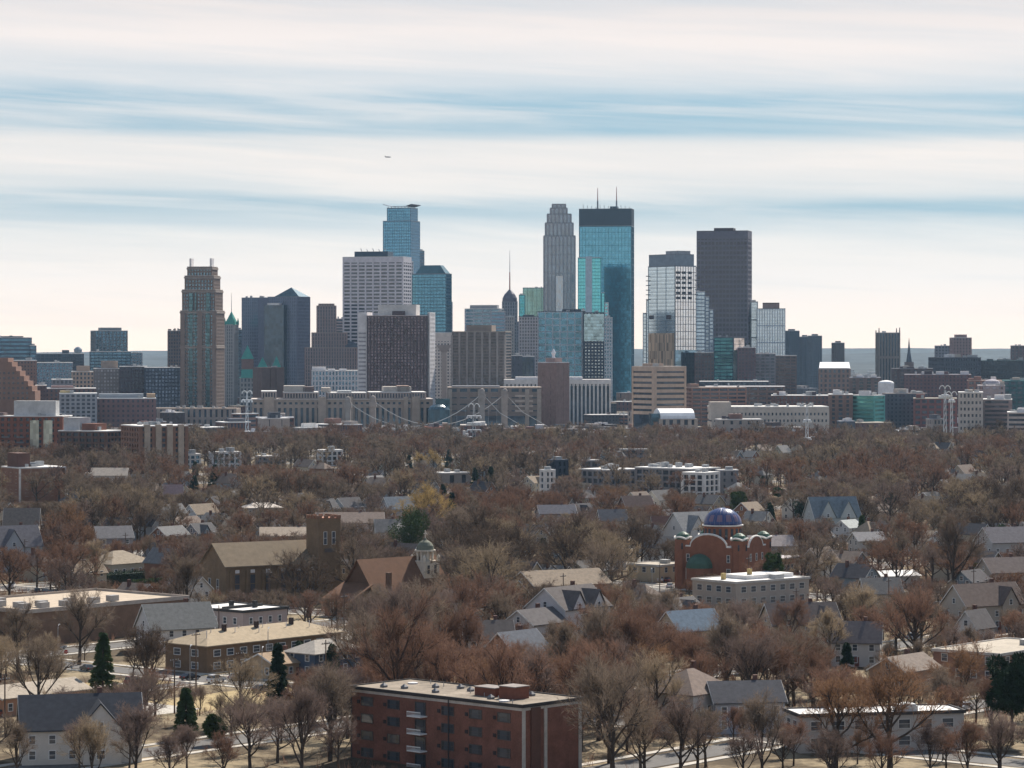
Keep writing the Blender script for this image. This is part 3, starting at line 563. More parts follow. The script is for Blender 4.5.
MB().box(-5,5,-5,5,0,ZT(362,4200)).build('tower', BROWN, root); MB().lathe(0,0,[(4.5,ZT(362,4200)),(2.2,ZT(352,4200)),(.2,ZT(338,4200))],8).build('spire', NAVYW, root); MB().add([(-7,5,0),(7,5,0),(7,34,0),(-7,34,0),(-7,5,14),(7,5,14),(7,34,14),(-7,34,14),(0,5,22),(0,34,22)],[(0,3,2,1),(0,1,5,8,4),(2,3,7,9,6),(1,2,6,5),(3,0,4,7),(5,6,9,8),(4,8,9,7)]).build('nave', BROWN, root)
simple('pink_tower', 'pinkish brown tower with dark notch on the right skyline', 950, 953, 971, 338, 3700, 14, st(C(.27,.19,.185), G_NAVY, fl=3.8, bay=4, pier=.6, span=.5), lm='the pinkish notched tower', pent=[(.2,.8,334.5,C(.27,.19,.185))])
simple('grey_right_block', 'grey blue block left of the pinkish notched tower', 935, 935, 951, 346, 3800, 0, st(C(.17,.18,.22), G_NAVY, fl=3.8, bay=4, pier=.4))
simple('right_edge_tower', 'brown block cut off by the right edge of the view', 1011, 1011, 1034, 346, 3300, 0, st(C(.15,.12,.13), G_NAVY, fl=3.6, bay=4, pier=.5))
# bright roofed hall
root, a, b = site('bright_roofed_hall', 'brick hall under a brilliant white vaulted roof far off on the right', 'hall', 819, 819, 850, 3300, 0, depth=60, lm='the white vaulted roof hall')
facade(root, 0, a, 0, b, 0, ZT(369,3300), st(C(.28,.19,.16), G_NAVY, fl=5, bay=5, pier=.5)); zb = ZT(368,3300)
MB().add([(0,0,zb),(a,0,zb),(a,b,zb),(0,b,zb),(1,b*.4,zb+6.5),(a-1,b*.4,zb+6.5),(a-1,b*.6,zb+6.5),(1,b*.6,zb+6.5)],[(0,3,2,1),(4,5,6,7),(0,1,5,4),(1,2,6,5),(2,3,7,6),(3,0,4,7)]).build('vaulted_roof', C(.9,.9,.9), root)
# left side
simple('left_glass_office', 'two tier dark glass office cut by the left edge of the view', -8, -8, 31, 338, 3000, 0, st(C(.12,.14,.18), G_BL, fl=4, bay=40, pier=0, span=.4, rel=.3), lm='the dark glass office at the left edge', depth=40, pent=[(.25,.42,336,NAVYW)])
simple('left_glass_wing', 'lower blue glass wing right of the dark left edge office', 30, 30, 36, 346, 2990, 0, st(C(.10,.13,.17), G_BL, fl=4, bay=10, pier=0, span=.4, rel=.3), depth=30)
simple('dark_office_row', 'long dark blue office row under construction left of the twin tone tower', 36, 36, 83, 354, 3400, 0, st(C(.06,.075,.10), G_NAVY, fl=3.8, bay=5, pier=.2, span=.35), pent=[(.55,.7,350,NAVYW)], depth=30)
simple('blue_flats', 'pale blue grey flats in front of the dark office row', 36, 36, 72, 363, 2950, 0, st(C(.22,.25,.30), G_BL, fl=3.3, bay=3.3, pier=.35, span=.35), depth=30)
root = thing('water_tower', 'small domed water tower on the left horizon', 'water tower', (XD(78,5200), 5200)); MB().lathe(0,0,[(2,0),(2,ZT(354,5200)),(7,ZT(352,5200)),(7.5,ZT(349.5,5200)),(4,ZT(347.4,5200)),(.2,ZT(346.6,5200))],14).build('tank', C(.2,.25,.3), root)
root, a, b, H = simple('twin_tone_tower', 'grey octagonal topped tower on a darker glass base on the left skyline', 91, 95, 127, 331, 3500, 12, st(C(.17,.19,.21), G_BL, fl=3.6, bay=4.6, pier=.35, span=.3), lm='the twin tone left tower', pent=[(.2,.85,327.5,C(.17,.19,.21))])
simple('glass_base_wing', 'dark glass base block under the grey octagonal tower', 90, 90, 130, 352, 3300, 0, st(C(.07,.10,.13), G_BL, fl=3.6, bay=5, pier=.1, span=.35), depth=30)
simple('small_grey_tower', 'small pale grey tower beside the glass base block', 130, 130, 142, 353, 3600, 0, st(C(.25,.27,.3), G_BL, fl=3.6, bay=4, pier=.4), depth=20)
simple('ornate_cream_building', 'cream brick building with two stubby corner turrets', 72, 72, 94, 372, 2850, 0, st(C(.44,.33,.26), G_NAVY, fl=4, bay=3.5, pier=.5), depth=25, pent=[(0,.22,366,C(.44,.33,.26)),(.75,.95,366,C(.44,.33,.26))])
simple('white_gridded_hotel', 'grey hotel block with rows of white framed windows', 94, 94, 122, 369, 2800, 0, st(C(.20,.18,.18), glass((.45,.45,.46),.3,.2,(3,3.4),.5), fl=3.4, bay=3, pier=.5, span=.5), depth=25, pent=[(.25,.85,361,C(.36,.28,.23))])
simple('dark_brick_block', 'dark slate mid rise left of the navy mid rise', 120, 120, 146, 367, 2780, 0, st(C(.09,.075,.09), G_DK, fl=3.4, bay=3.4, pier=.45, span=.4), depth=25, pent=[(.1,.25,365,NAVYW)])
simple('navy_mid_rise', 'long navy mid rise with lighter window grid beside the stepped tower', 145, 145, 181, 368, 2760, 0, st(C(.055,.07,.10), glass((.16,.22,.3),.5,.2,(3,3.4),.6), fl=3.4, bay=3.2, pier=.45, span=.35), depth=25, lm='the navy mid rise')
# ---------------------------------------------------------------- middle distance
# stepped orange brick building at the left edge
D = 2450; q = lambda p: XD(p, D) - XD(-12, D)
root = thing('stepped_brick_office', 'orange brown brick building whose roofline steps down in a pyramid at the left edge', 'building', (XD(-12, D), D), 0)
LM.append(('the stepped orange brick building', XD(15, D), D+15)); foot(root, 42, 30)
ob = C(.23,.13,.095); mb = MB()
edges = [(-12,8,358),(8,12,362),(12,16,366.5),(16,20,371),(20,24,376),(24,28,381),(28,32,386),(32,35,391)]
for a_, b_, y_ in edges: mb.box(q(a_), q(b_)-.02, 0 if a_ == -12 else .05*a_/4, 28, 0, ZT(y_, D))
mb.build('wall', ob, root)
for r_ in range(6):
    for c_ in range(8):
        p_ = -6 + c_*4.6; y_ = 372 + r_*5
        if y_ > 358 + max(0, p_-8)*1.15 + 5 and p_ < 31: MB().box(q(p_), q(p_+2), -.25, .5, ZT(y_+2.2,D), ZT(y_,D)).build('window', PANE, root)
simple('brown_brick_slab', 'plain brown brick slab rising behind the stepped orange brick building', 14, 14, 36, 361, 2600, 0, st(C(.22,.14,.12), G_DK, fl=3.2, bay=3, pier=.6, span=.6), depth=20)
simple('dark_brick_slab', 'dark red brick block just left of the yellow grey flats', 36, 36, 46, 386, 2500, 0, st(C(.12,.09,.1), G_DK, fl=3.2, bay=3, pier=.6, span=.6), depth=20)

# red brick riverside complex, left
root, a, b, H = simple('red_brick_flats', 'dark red brick apartment block with glazed bays at the left edge', -12, 62, 68, 417, 1750, 72, st(C(.23,.09,.06), G_DK, fl=3.2, bay=4, pier=.5, span=.45), lm='the dark red brick flats', pent=[(.34,.9,401,C(.55,.55,.54)),(.05,.2,413,BROWN)], roofn=5)
for f in (.12, .30): MB().box(-1.2, .3, b*f, b*(f+.12), 0, H-2).build('glass_bay', glass((.35,.42,.42),.7,.15,(2,3.2),.4), root)
for f in (.5,.7,.88):
    for k in range(5): MB().box(-1.6, .2, b*f, b*(f+.1), 4+k*3.2, 4.9+k*3.2).build('balcony', C(.18,.17,.17), root)
root, a, b, H = simple('balcony_flats', 'curved row of dark flats with balconies beside the red brick flats', 60, 106, 124, 432, 1680, 58, st(C(.13,.075,.06), G_DK, fl=3.0, bay=4.2, pier=.3, span=.4, rel=.7), lm='the dark balcony flats', pent=[(.0,.35,418,C(.48,.48,.48)),(.4,.7,424,REDB)], roofn=6)
root, a, b, H = simple('pale_roof_flats', 'brick flats with tan bays and a bright white roof edge above bare trees', 122, 140, 187, 427, 1620, 20, st(C(.24,.13,.09), G_DK, fl=3.0, bay=4, pier=.5, span=.4, rel=.5), roofn=6)
for k in range(4): MB().box(a*(.08+.24*k), a*(.2+.24*k), -1.4, .3, 0, H+1.2).build('bay', C(.42,.34,.27), root)
simple('yellow_grey_flats', 'grey flats with yellow stair tower in the left middle distance', 60, 60, 96, 394, 2300, 0, st(C(.27,.27,.29), G_DK, fl=3.2, bay=4, pier=.4), depth=25, pent=[(.0,.3,391,C(.45,.36,.2))])
simple('mauve_brick_block', 'long mauve brick block with patchy pale roof left of the tower podium', 96, 96, 155, 399, 2320, 0, st(C(.17,.10,.10), G_DK, fl=3.6, bay=4, pier=.6, span=.5), depth=30, pent=[(.05,.8,394,C(.3,.33,.36)),(.86,1,394,C(.42,.3,.2))])
simple('low_mauve_terrace', 'low brick terrace with light roof before the mauve brick block', 40, 40, 95, 389, 2550, 0, st(C(.18,.11,.10), G_DK, fl=3.6, bay=4, pier=.6), depth=30, pent=[(.2,.6,386,C(.28,.18,.17))])
simple('white_roof_shed', 'low pale shed with bright roof far left behind the terrace', 52, 52, 72, 380, 2700, 0, st(C(.3,.3,.32), G_DK, fl=4, bay=4), depth=30)

# long stone post office
D = 2450; root, a, b = site('long_stone_hall', 'very long beige stone building with tall dark window slots beside the river', 'building', 252, 252, 433, D, 0, depth=50, lm='the long beige stone building')
q = lambda p: (p-252)*D/F
ST = C(.37,.30,.255); MB().box(.5, a-.5, .5, b, 0, ZT(400, D)).build('glazing', G_NAVY, root)
mb = MB(); z0_, z1_ = ZT(428,D), ZT(408,D)
slots = []
for g0, n_ in ((254,2),(266,1),(278,8),(328,4),(355,3),(376,5),(408,2),(421,2)):
    for k in range(n_): slots.append((g0 + k*5.6, g0 + k*5.6 + 2.7))
xs_ = 252
for s0, s1_ in slots:
    mb.box(q(xs_), q(s0), 0, 3, 0, ZT(400,D)); mb.box(q(s0), q(s1_), .02, 3, z1_, ZT(404.5,D)); mb.box(q(s0), q(s1_), .02, 3, ZT(402.3,D), ZT(400,D)-.02); mb.box(q(s0), q(s1_), .02, 3, 0, z0_); xs_ = s1_
mb.box(q(xs_), q(433), 0, 3, 0, ZT(400,D)); mb.build('wall', ST, root)
MB().box(-.6, a+.6, -.9, b, ZT(400,D), ZT(399,D)).build('cornice', C(.5,.44,.4), root)
for p0, p1 in ((264,274),(318,326),(349,353),(371,376),(404,408),(412,420)): MB().box(q(p0), q(p1), -2.2, 1, 0, ZT(397,D)).build('pier', C(.42,.34,.28), root)
for (p0, p1, yt) in ((262,276,392),(284,318,393),(328,366,393.5),(370,412,393),(412,426,393)):
    facade(root, q(p0), q(p1), 4, b-4, ZT(399,D)+.02, ZT(yt,D), st(C(.36,.29,.26), G_DK, fl=5, bay=2.4, pier=.5, span=.3), part='attic')
for (p0, p1, yt, m_) in ((284,305,386,LIME),(303,314,387,BROWN),(322,331,388,LIME),(384,412,387,LIME),(398,410,386,C(.3,.2,.16)),(338,352,391,METAL)): MB().box(q(p0), q(p1), 8, b-9, ZT(393.6,D)+1, ZT(yt,D)).build('penthouse', m_, root)
# rounded dark tank building and plain grey-brown depot behind the bridge
root, a, b = site('grey_depot', 'large grey brown depot with broad pilasters behind the bridge cables', 'building', 448, 448, 541, 2420, 0, depth=40, lm='the grey brown depot')
D = 2420; q = lambda p: (p-448)*D/F; H = ZT(388, D)
facade(root, 0, a, 0, b, 0, H, st(C(.20,.165,.15), G_NAVY, fl=5.4, bay=9, pier=.3, span=.82, rel=.4, roof=TANB))
for p in (448, 478, 501, 525, 537): MB().box(q(p), q(p)+3.4, -2, .5, 0, H-1).build('pilaster', C(.30,.26,.23), root)
mb = MB()
for k in range(4): mb.box(q(515), q(533), -1.0, -.3, ZT(397+k*5,D), ZT(395+k*5,D))
mb.build('pale_ledge', C(.40,.34,.30), root); MB().box(q(449), q(536), -1.2, 0, 0, ZT(416,D)).build('glass_base', G_NAVY, root)
MB().box(q(452), q(500), 4, b-6, H+.7, ZT(386,D)).build('penthouse', GREYB, root)
root, a, b = site('round_glass_building', 'rounded dark teal glass building between stone building and depot', 'building', 428, 428, 450, 2380, 0, depth=18)
MB().lathe(a/2, 9, [(8.6,0),(8.9,ZT(424,2380)),(8.9,ZT(410,2380)),(7.6,ZT(407,2380)),(5,ZT(405,2380)),(.3,ZT(404.5,2380))], 18).build('drum', glass((.03,.08,.11),.2,.4,(2,3.5),.4), root)
MB().box(a*.35, a, 10, 19, 0, ZT(399,2380)).build('back_block', glass((.04,.10,.13),.6,.15,(2,3.5),.4), root)
# suspension bridge
root = thing('suspension_bridge', 'grey suspension bridge with paired stone pylons and white cables', 'bridge', (XD(430,2330), 2330)); FOOT.append((XD(430,2330),2330,30)); LM.append(('the suspension bridge', XD(430,2330), 2330))
q = lambda p, D_: XD(p, D_) - XD(430, 2330)
PY = C(.27,.235,.215); tops = {}
for nm, p, D_, yt in (('A',348,2310,399),('B',373,2350,398),('C',482,2310,391),('D',505,2350,391)):
    h_ = ZT(yt, D_); tops[nm] = (q(p,D_), D_-2330, h_)
    MB().box(q(p,D_)-2.1, q(p,D_)+2.1, D_-2332.1, D_-2327.9, 0, h_).box(q(p,D_)-2.8, q(p,D_)+2.8, D_-2332.7, D_-2327.3, h_-7, h_-3).lathe(q(p,D_), D_-2330, [(2.2,h_-.05),(1.6,h_+1.5),(.2,h_+2.2)], 8).build('pylon', PY, root)
for u_, v_ in (('A','C'),('B','D')):
    A_, B_ = Vector(tops[u_]), Vector(tops[v_])
    A_.z -= 2; B_.z -= 2; pts = []
    for k in range(17):
        t_ = k/16; p_ = A_.lerp(B_, t_); sag = 4*t_*(1-t_); p_.z -= sag * ((A_.z+B_.z)/2 - 9); pts.append(tuple(p_))
    MB().tube(pts, .26, n=6).build('cable', C(.6,.58,.55), root)
    hg = MB()
    for k in range(1, 16, 1): hg.tube([pts[k], (pts[k][0], pts[k][1], 6.5)], .09, n=4)
    hg.build('hanger_wires', METAL, root)
    MB().tube([tuple(B_), (B_.x+14, B_.y, B_.z*.45+4), (B_.x+34, B_.y, 8)], .22, n=6).build('cable', C(.55,.53,.5), root)
MB().box(q(325,2330), q(560,2330), -22, 22, 5.2, 6.4).build('deck', C(.35,.33,.31), root)
for s_ in (-22, 21.6): MB().box(q(325,2330), q(560,2330), s_, s_+.4, 6.4, 7.4).build('railing', C(.5,.48,.46), root)
# white cable bands seen ahead of the depot
def pylon(label, px, D, yt, arms, name='power_pylon'):
    root = thing(name, label, 'pylon', (XD(px, D), D)); h = ZT(yt, D); mb = MB()
    for sx_, sy_ in ((-1,-1),(1,-1),(1,1),(-1,1)): mb.tube([(sx_*1.2,sy_*1.2,0),(sx_*.5,sy_*.5,h*.95)], .16, n=4)
    n = int(h/5)
    for k in range(n):
        r_ = 1.2 - .7*k/n; z_ = h*.95*k/n; z2 = h*.95*(k+1)/n
        for s_ in (-1,1): mb.tube([(-r_,s_*r_,z_),(r_*.9,s_*r_*.9,z2)], .12, n=3); mb.tube([(s_*r_,-r_,z_),(s_*r_*.9,r_*.9,z2)], .12, n=3)
    mb.build('mast', C(.62,.63,.64,rough=.5), root)
    for k, (y_, w_) in enumerate(arms):
        z_ = ZT(y_, D); MB().tube([(-w_,0,z_),(w_,0,z_)], .45, n=4).box(-w_,w_,-1.2,1.2,z_-.3,z_+.1).build('cross_arm', C(.62,.63,.64,rough=.5), root)
        for x_ in (-w_, -w_*.4, w_*.4, w_): MB().lathe(x_, -1, [(.5,z_-1.8),(.7,z_-1),(.5,z_-.3)], 6).build('insulator', WHITE_M, root)
    for s_ in (-1, 1): MB().tube([(s_*2+2*math.cos(R(t_)), 0, h-1.6+2.6*math.sin(R(t_))) for t_ in range(0,181,30)], .35, n=5).build('top_loop', WHITE_M, root)
    FOOT.append((XD(px, D), D, 4)); PROT.append((px-6, px+6, min(yt+38, 436), D)); return root
pylon('white lattice power pylon with double loop head before the grey depot', 474, 2140, 405, [(416,5),(423,5),(430,5)])
pylon('white power pylon with double loop left of the long stone building', 247, 2300, 392, [(400,4)])
pylon('tall grey pylon mast rising out of the trees near the long beige offices', 807, 1960, 405, [(420,2.4),(438,2.4)])
pylon('white lattice mast beside a shorter twin on the right', 945, 2100, 387, [(395,2.5)])
pylon('shorter white mast of the pair on the right', 951.5, 2110, 393, [(400,2)])

# beige banded office
root, a, b = site('beige_banded_office', 'beige office block with deep horizontal window bands and two visible faces', 'office building', 633, 654, 685, 2330, 33, lm='the beige banded office')
D = 2330; H = ZT(367, D); bs = C(.40,.30,.235)
MB().box(0,a,0,b,0,H).build('glazing', G_DK, root)
mb = MB(); yy = [367,373,378.5,384,389.5,395,400.5,406,411.5]
for k, y_ in enumerate(yy):
    zt_ = ZT(y_, D); zb_ = ZT(y_ + (4.2 if k == 0 else 3.2), D); mb.box(-.7, a+.7, -.7, b+.7, zb_, zt_)
mb.build('spandrel', bs, root); mb = MB()
for cx in (0, a):
    for cy in (0, b): mb.box(cx-.9, cx+ (2.0 if cx==0 else .9), cy-.9, cy+(2.0 if cy==0 else .9), 0, H-.02) if True else 0
mb.build('corner_pier', bs, root)
MB().box(-.8,a+.8,-.8,b+.8,H+.02,H+.6).build('roof', C(.5,.42,.36), root); MB().box(a*.1,a*.5,b*.3,b*.7,H+.6,ZT(363.5,D)).build('penthouse', bs, root); units(root,2,a-3,2,b-3,H+.6,5,seed=2)
# barrel roofed hall
root, a, b = site('barrel_roof_hall', 'low white barrel roofed hall in front of the beige banded office', 'hall', 656, 660, 697, 2180, 12, lm='the white barrel roofed hall')
D = 2180; H = ZT(419, D); facade(root, 0, a, 0, b+14, 0, H, st(C(.42,.36,.31), G_DK, fl=7, bay=6, pier=.5, span=.5), roof=False)
nseg = 10; vs = []; fs = []
for i in range(nseg+1):
    t_ = math.pi*i/nseg
    for x_ in (a*.02, a*.95): vs.append((x_, (b+14)*(.5-.5*math.cos(t_)), H + 7.5*math.sin(t_)))
for i in range(nseg): fs.append((2*i,2*i+1,2*i+3,2*i+2))
fs += [tuple(range(0,2*nseg+2,2))[::-1], tuple(range(1,2*nseg+2,2))]
MB().add(vs, fs).build('barrel_roof', C(.85,.85,.84,rough=.5), root); MB().box(-6,.0,2,12,0,H+4).build('glass_foyer', G_BL, root)
# long beige low office
root, a, b = site('long_beige_offices', 'long low beige office range with a single row of dark windows under a bright roof', 'office building', 710, 713, 828, 2280, 6, lm='the long beige offices')
D = 2280; H = ZT(407.5, D); bw = C(.45,.385,.33); MB().box(.3,a-.3,.3,40,0,H).build('glazing', G_DK, root)
mb = MB(); z_ = 0
for zz0, zz1 in ((0, ZT(422,D)), (ZT(419.5,D), ZT(415.5,D)), (ZT(412.8,D), H)): mb.box(-.2, a+.2, -.3, 40.3, zz0, zz1)
for k in range(31): mb.box(a*k/30-.85, a*k/30+.85, -.25, .8, 0, H-.05)
mb.build('wall', bw, root); MB().box(-.5,a+.5,-.6,40.6,H+.02,H+.8).build('roof', C(.7,.67,.62), root); MB().box(-1.5,14,-1,20,H*.6,ZT(402,D)).build('entrance_block', bw, root); units(root,20,a-5,4,30,H+.8,10,seed=5)
simple('parking_garage', 'long brown red parking garage with open dark decks right of the beige banded office', 686, 692, 746, 388, 2500, 10, st(C(.33,.19,.15), G_DK, fl=3.4, bay=8, pier=.12, span=.5, rel=.5, roof=C(.45,.36,.3)), lm='the brown parking garage', pent=[(.0,.15,384,C(.3,.19,.15))])
simple('long_white_deck', 'long flat roofed deck with pale edge behind the parking garage', 706, 706, 784, 387, 2620, 0, st(C(.22,.15,.13), G_DK, fl=4, bay=8, pier=.2, span=.5, roof=WHT), depth=30)
simple('navy_long_block', 'long navy block with flat roof under the plum apartments', 700, 700, 768, 382, 2740, 0, st(C(.07,.085,.11), G_NAVY, fl=4, bay=5, pier=.4), depth=30)
RC = C(.13,.07,.065); SL = C(.09,.10,.125)
for (n_, l_, x0, xc, x1, yt, D_, rel, wc, gl, rf, kw) in (
 ('dark_brick_range', 'dark brick range with white roof behind the long beige offices', 772, 772, 829, 396, 2420, 0, RC, G_DK, ROOF_W, {}),
 ('brown_glass_flats', 'brown flats with dark blue centre right of the long beige offices', 829, 829, 852, 395, 2330, 0, C(.20,.13,.11), G_NAVY, ROOF_W, {}),
 ('green_glass_block', 'bright green glass block with bright roof among brick buildings', 849, 874, 884, 396, 2320, 60, C(.10,.30,.27), glass((.08,.28,.26),.6,.15,(3,3.4),.45), ROOF_W, {}),
 ('slate_block', 'large dark slate block right of the bright green glass block', 883, 886, 926, 394, 2400, 15, SL, G_DK, C(.45,.38,.34), {}),
 ('red_brick_range', 'red brick range right of the large dark slate block', 914, 914, 956, 399, 2360, 0, C(.20,.08,.075), G_DK, ROOF_T, {}),
 ('cream_ribbed_flats', 'cream ribbed flats with vertical bays near the right edge', 959, 959, 982, 393, 2150, 0, C(.55,.49,.44), G_DK, ROOF_W, dict(pier=.5)),
 ('grey_balcony_flats', 'grey flats with pale diagonal balcony lines right of the cream ribbed flats', 982, 982, 1011, 400, 2170, 0, C(.25,.20,.20), G_DK, ROOF_W, dict(pier=.1)),
 ('slate_theatre', 'big slate coloured block with sloping shoulder on the right skyline', 929, 945, 980, 358, 3100, 30, SL, G_NAVY, SL, {}),
 ('dark_long_range', 'long dark range with green roofed bits right of the slate theatre', 980, 980, 1026, 361, 3150, 0, C(.07,.08,.09), G_NAVY, C(.06,.12,.12), {}),
 ('red_long_range', 'long maroon range with flat pale roof across the right distance', 905, 905, 970, 375, 2800, 0, C(.15,.09,.10), G_DK, C(.40,.36,.38), {}),
 ('teal_roof_shed', 'dark teal shed at the right edge of the middle distance', 1003, 1003, 1030, 381, 2600, 0, C(.05,.13,.14), G_NAVY, C(.10,.25,.25), {}),
 ('brick_arcade', 'orange brick building with white trim below the teal shed', 968, 968, 1001, 381, 2650, 0, C(.32,.17,.14), G_DK, C(.5,.36,.3), {}),
 ('pale_stone_hall', 'pale mauve hall with small dome left of the teal shed', 978, 978, 1004, 386, 2550, 0, C(.38,.31,.31), None, C(.5,.45,.45), {}),
 ('low_brown_range', 'low brown range with chimney left of the corner mast tower base', 892, 892, 932, 369, 3000, 0, C(.11,.09,.10), G_DK, C(.2,.2,.22), {}),
 ('grey_roof_shed', 'grey shed with bright roof in front of the white vaulted roof hall', 850, 850, 880, 378, 2900, 0, C(.2,.15,.14), G_DK, C(.3,.3,.34), {}),
 ('white_terrace', 'pale terrace by the right edge just above the trees', 1008, 1008, 1030, 413, 2130, 0, C(.5,.42,.38), G_DK, ROOF_W, {}),
 ('dark_brick_hall', 'dark brick hall with long roof right of the bridge, above the trees', 486, 486, 545, 430, 2120, 0, C(.17,.085,.075), G_DK, C(.13,.08,.08), {}),
 ('red_boathouse', 'small red roofed riverside building under the bridge', 425, 425, 450, 428, 2180, 0, C(.3,.14,.12), G_DK, C(.34,.12,.10), {}),
 ('brown_stacked_block', 'brown block with white insulators behind the double loop pylon', 461, 461, 486, 426, 2200, 0, C(.2,.13,.12), G_DK, C(.4,.36,.33), {})):
    kk = [dict(fl=3.4,bay=3.4,pier=.55,span=.5), dict(fl=4,bay=5.5,pier=.3,span=.45), dict(fl=3.3,bay=30,pier=0,span=.5), dict(fl=4.6,bay=3,pier=.5,span=.55), dict(fl=3.2,bay=7,pier=.5,span=.35)][int(x0+yt*3) % 5]; kk = dict(kk, **kw)
    r_, a_, b_, H_ = simple(n_, l_, x0, xc, x1, yt, D_, rel, st(wc, gl, roof=rf, **kk), depth=28, roofn=5)
    q_ = random.Random(int(x0)); 
    for k in range(int(a_/9)): f_ = q_.uniform(0,.85); MB().box(a_*f_, min(a_, a_*f_+q_.uniform(3,8)), q_.uniform(1,6), 14, H_+.7, H_+q_.uniform(1.8,4.2)).build('penthouse', q_.choice([WHT, wc, METAL, ROOF_W, LIME, DKW]), r_)
root = thing('small_dome_hall', 'small grey domed rotunda behind the pale mauve hall', 'building', (XD(992,2600),2600)); MB().lathe(0,0,[(8,0),(8,ZT(386,2600)),(8,ZT(383.5,2600)),(6.5,ZT(381,2600)),(3.5,ZT(379.5,2600)),(.2,ZT(379,2600))],16).build('rotunda', C(.36,.33,.36), root)
root = thing('round_white_dome', 'bright white shallow dome among brick roofs right of the vaulted hall', 'building', (XD(886,2750),2750)); MB().lathe(0,0,[(7.5,0),(7.5,ZT(383,2750)),(6.5,ZT(381.6,2750)),(3.5,ZT(380.6,2750)),(.2,ZT(380.1,2750))],18).build('dome', C(.8,.78,.76), root)

# low blocks of the inner city, one by one
fr = random.Random(5); NF = 0
walls = [C(.16,.09,.08),C(.22,.13,.11),C(.10,.085,.09),C(.28,.21,.18),C(.08,.09,.11),C(.38,.33,.30),C(.13,.13,.15),C(.19,.10,.09)]
wn_ = ['dark red brick','brown brick','charcoal','tan brick','slate','pale stone','grey','maroon brick']
roofs_ = [ROOF_W, ROOF_W, C(.45,.43,.42), ROOF_G, ROOF_T, C(.3,.31,.34)]; rn_ = ['white','white','pale grey','dark','tan','grey']
FILL = []
for k in range(2600):
    if NF >= 285: break
    D = 2150 + 2900*fr.random()**(1.5 if k % 3 else 5); px = fr.uniform(-26, 1050)
    a_, b_ = fr.uniform(9, 38), fr.uniform(9, 26); x, y = XD(px, D), D
    h_ = fr.choice([5,6,7,8,9,10,12,14,18]); 
    lim = fr.choice([366,372,378,386,392,398]) if 690 < px else (374 if px < 150 else 385)
    if 430 < px < 640 and D < 2500: h_ = min(h_, 5)
    if ZT(lim, D) < h_: h_ = ZT(lim, D)
    if h_ < 4: continue
    r_ = math.hypot(a_, b_)/2
    if not clear_of(x, y, r_*.8): continue
    i = fr.randrange(8); j = fr.randrange(6); rz = R(fr.choice([50,-40,5,5,20]))
    root = thing('low_city_block', 'x', 'building', (x, y), rz); FOOT.append((x, y, r_*.85)); NF += 1; FILL.append((root, wn_[i], rn_[j]))
    sty = fr.choice([dict(fl=3.4,bay=3.2,pier=.6,span=.55),dict(fl=4,bay=6,pier=.7,span=.6),dict(fl=3.3,bay=30,pier=0,span=.55),dict(fl=5,bay=2.8,pier=.5,span=.5),dict(fl=9,bay=9,pier=.85,span=.8)])
    s_ = st(walls[i], G_DK, rel=.25, roof=roofs_[j], **sty); facade(root, -a_/2, a_/2, -b_/2, b_/2, 0, h_, s_)
    if fr.random() < .45: MB().box(-a_*fr.uniform(.1,.4), a_*fr.uniform(.0,.4), -b_*.3, b_*.3, h_+.7, h_+fr.uniform(2.5,5)).build('penthouse', fr.choice(walls+[WHT,ROOF_W]), root)
    units(root, -a_*.4, a_*.4, -b_*.4, b_*.4, h_+.7, fr.randrange(1,6), mat=fr.choice([METAL, WHT, DKW]), seed=k)
# beyond, the far suburbs read as one speckled mass of roofs
fb = MB(); rr = random.Random(9)
for k in range(2600):
    D = 4700 + 7000*rr.random()**1.3; x = rr.uniform(-.19, .19)*D; a_, b_, h_ = rr.uniform(10,40), rr.uniform(8,22), rr.choice([4,5,6,8,10,14])
    fb.box(x, x+a_, D, D+b_, -.5, h_)
tag(fb.build('distant_suburb', M((.45,.43,.41), .9, .6, .02, key='far_roofs')), kind='stuff', label='speckle of far suburban roofs below the blue hills')

# aeroplane
root = thing('small_aeroplane', 'tiny dark aeroplane high in the sky above the white gridded office', 'aeroplane', (XD(388,5200), 5200, ZT(157,5200)), R(20))
MB().lathe(0,0,[(.1,-6),(.9,-4),(1.0,2),(.7,4.5),(.1,6)],8).build('fuselage', DARK_M, root)
o = root.children[0]; o.rotation_euler = (0, R(90), 0)
MB().add([(-1.6,0,0),(1.2,0,0),(.4,7,.3),(-.8,7,.3),(-1.6,0,-.3),(1.2,0,-.3),(.4,7,.1),(-.8,7,.1)],[(0,1,2,3),(7,6,5,4),(0,4,5,1),(1,5,6,2),(2,6,7,3),(3,7,4,0)]).build('wing', DARK_M, root)
MB().add([(-1.6,0,0),(1.2,0,0),(.4,-7,.3),(-.8,-7,.3),(-1.6,0,-.3),(1.2,0,-.3),(.4,-7,.1),(-.8,-7,.1)],[(3,2,1,0),(4,5,6,7),(0,1,5,4),(1,2,6,5),(2,3,7,6),(3,0,4,7)]).build('wing', DARK_M, root)
MB().add([(-5.8,0,.3),(-4.4,0,.3),(-5.4,0,2.6),(-6.2,0,2.6),(-5.8,.15,.3),(-4.4,.15,.3),(-5.4,.15,2.6),(-6.2,.15,2.6)],[(0,1,2,3),(7,6,5,4),(0,4,5,1),(1,5,6,2),(2,6,7,3),(3,7,4,0)]).build('tail_fin', DARK_M, root)
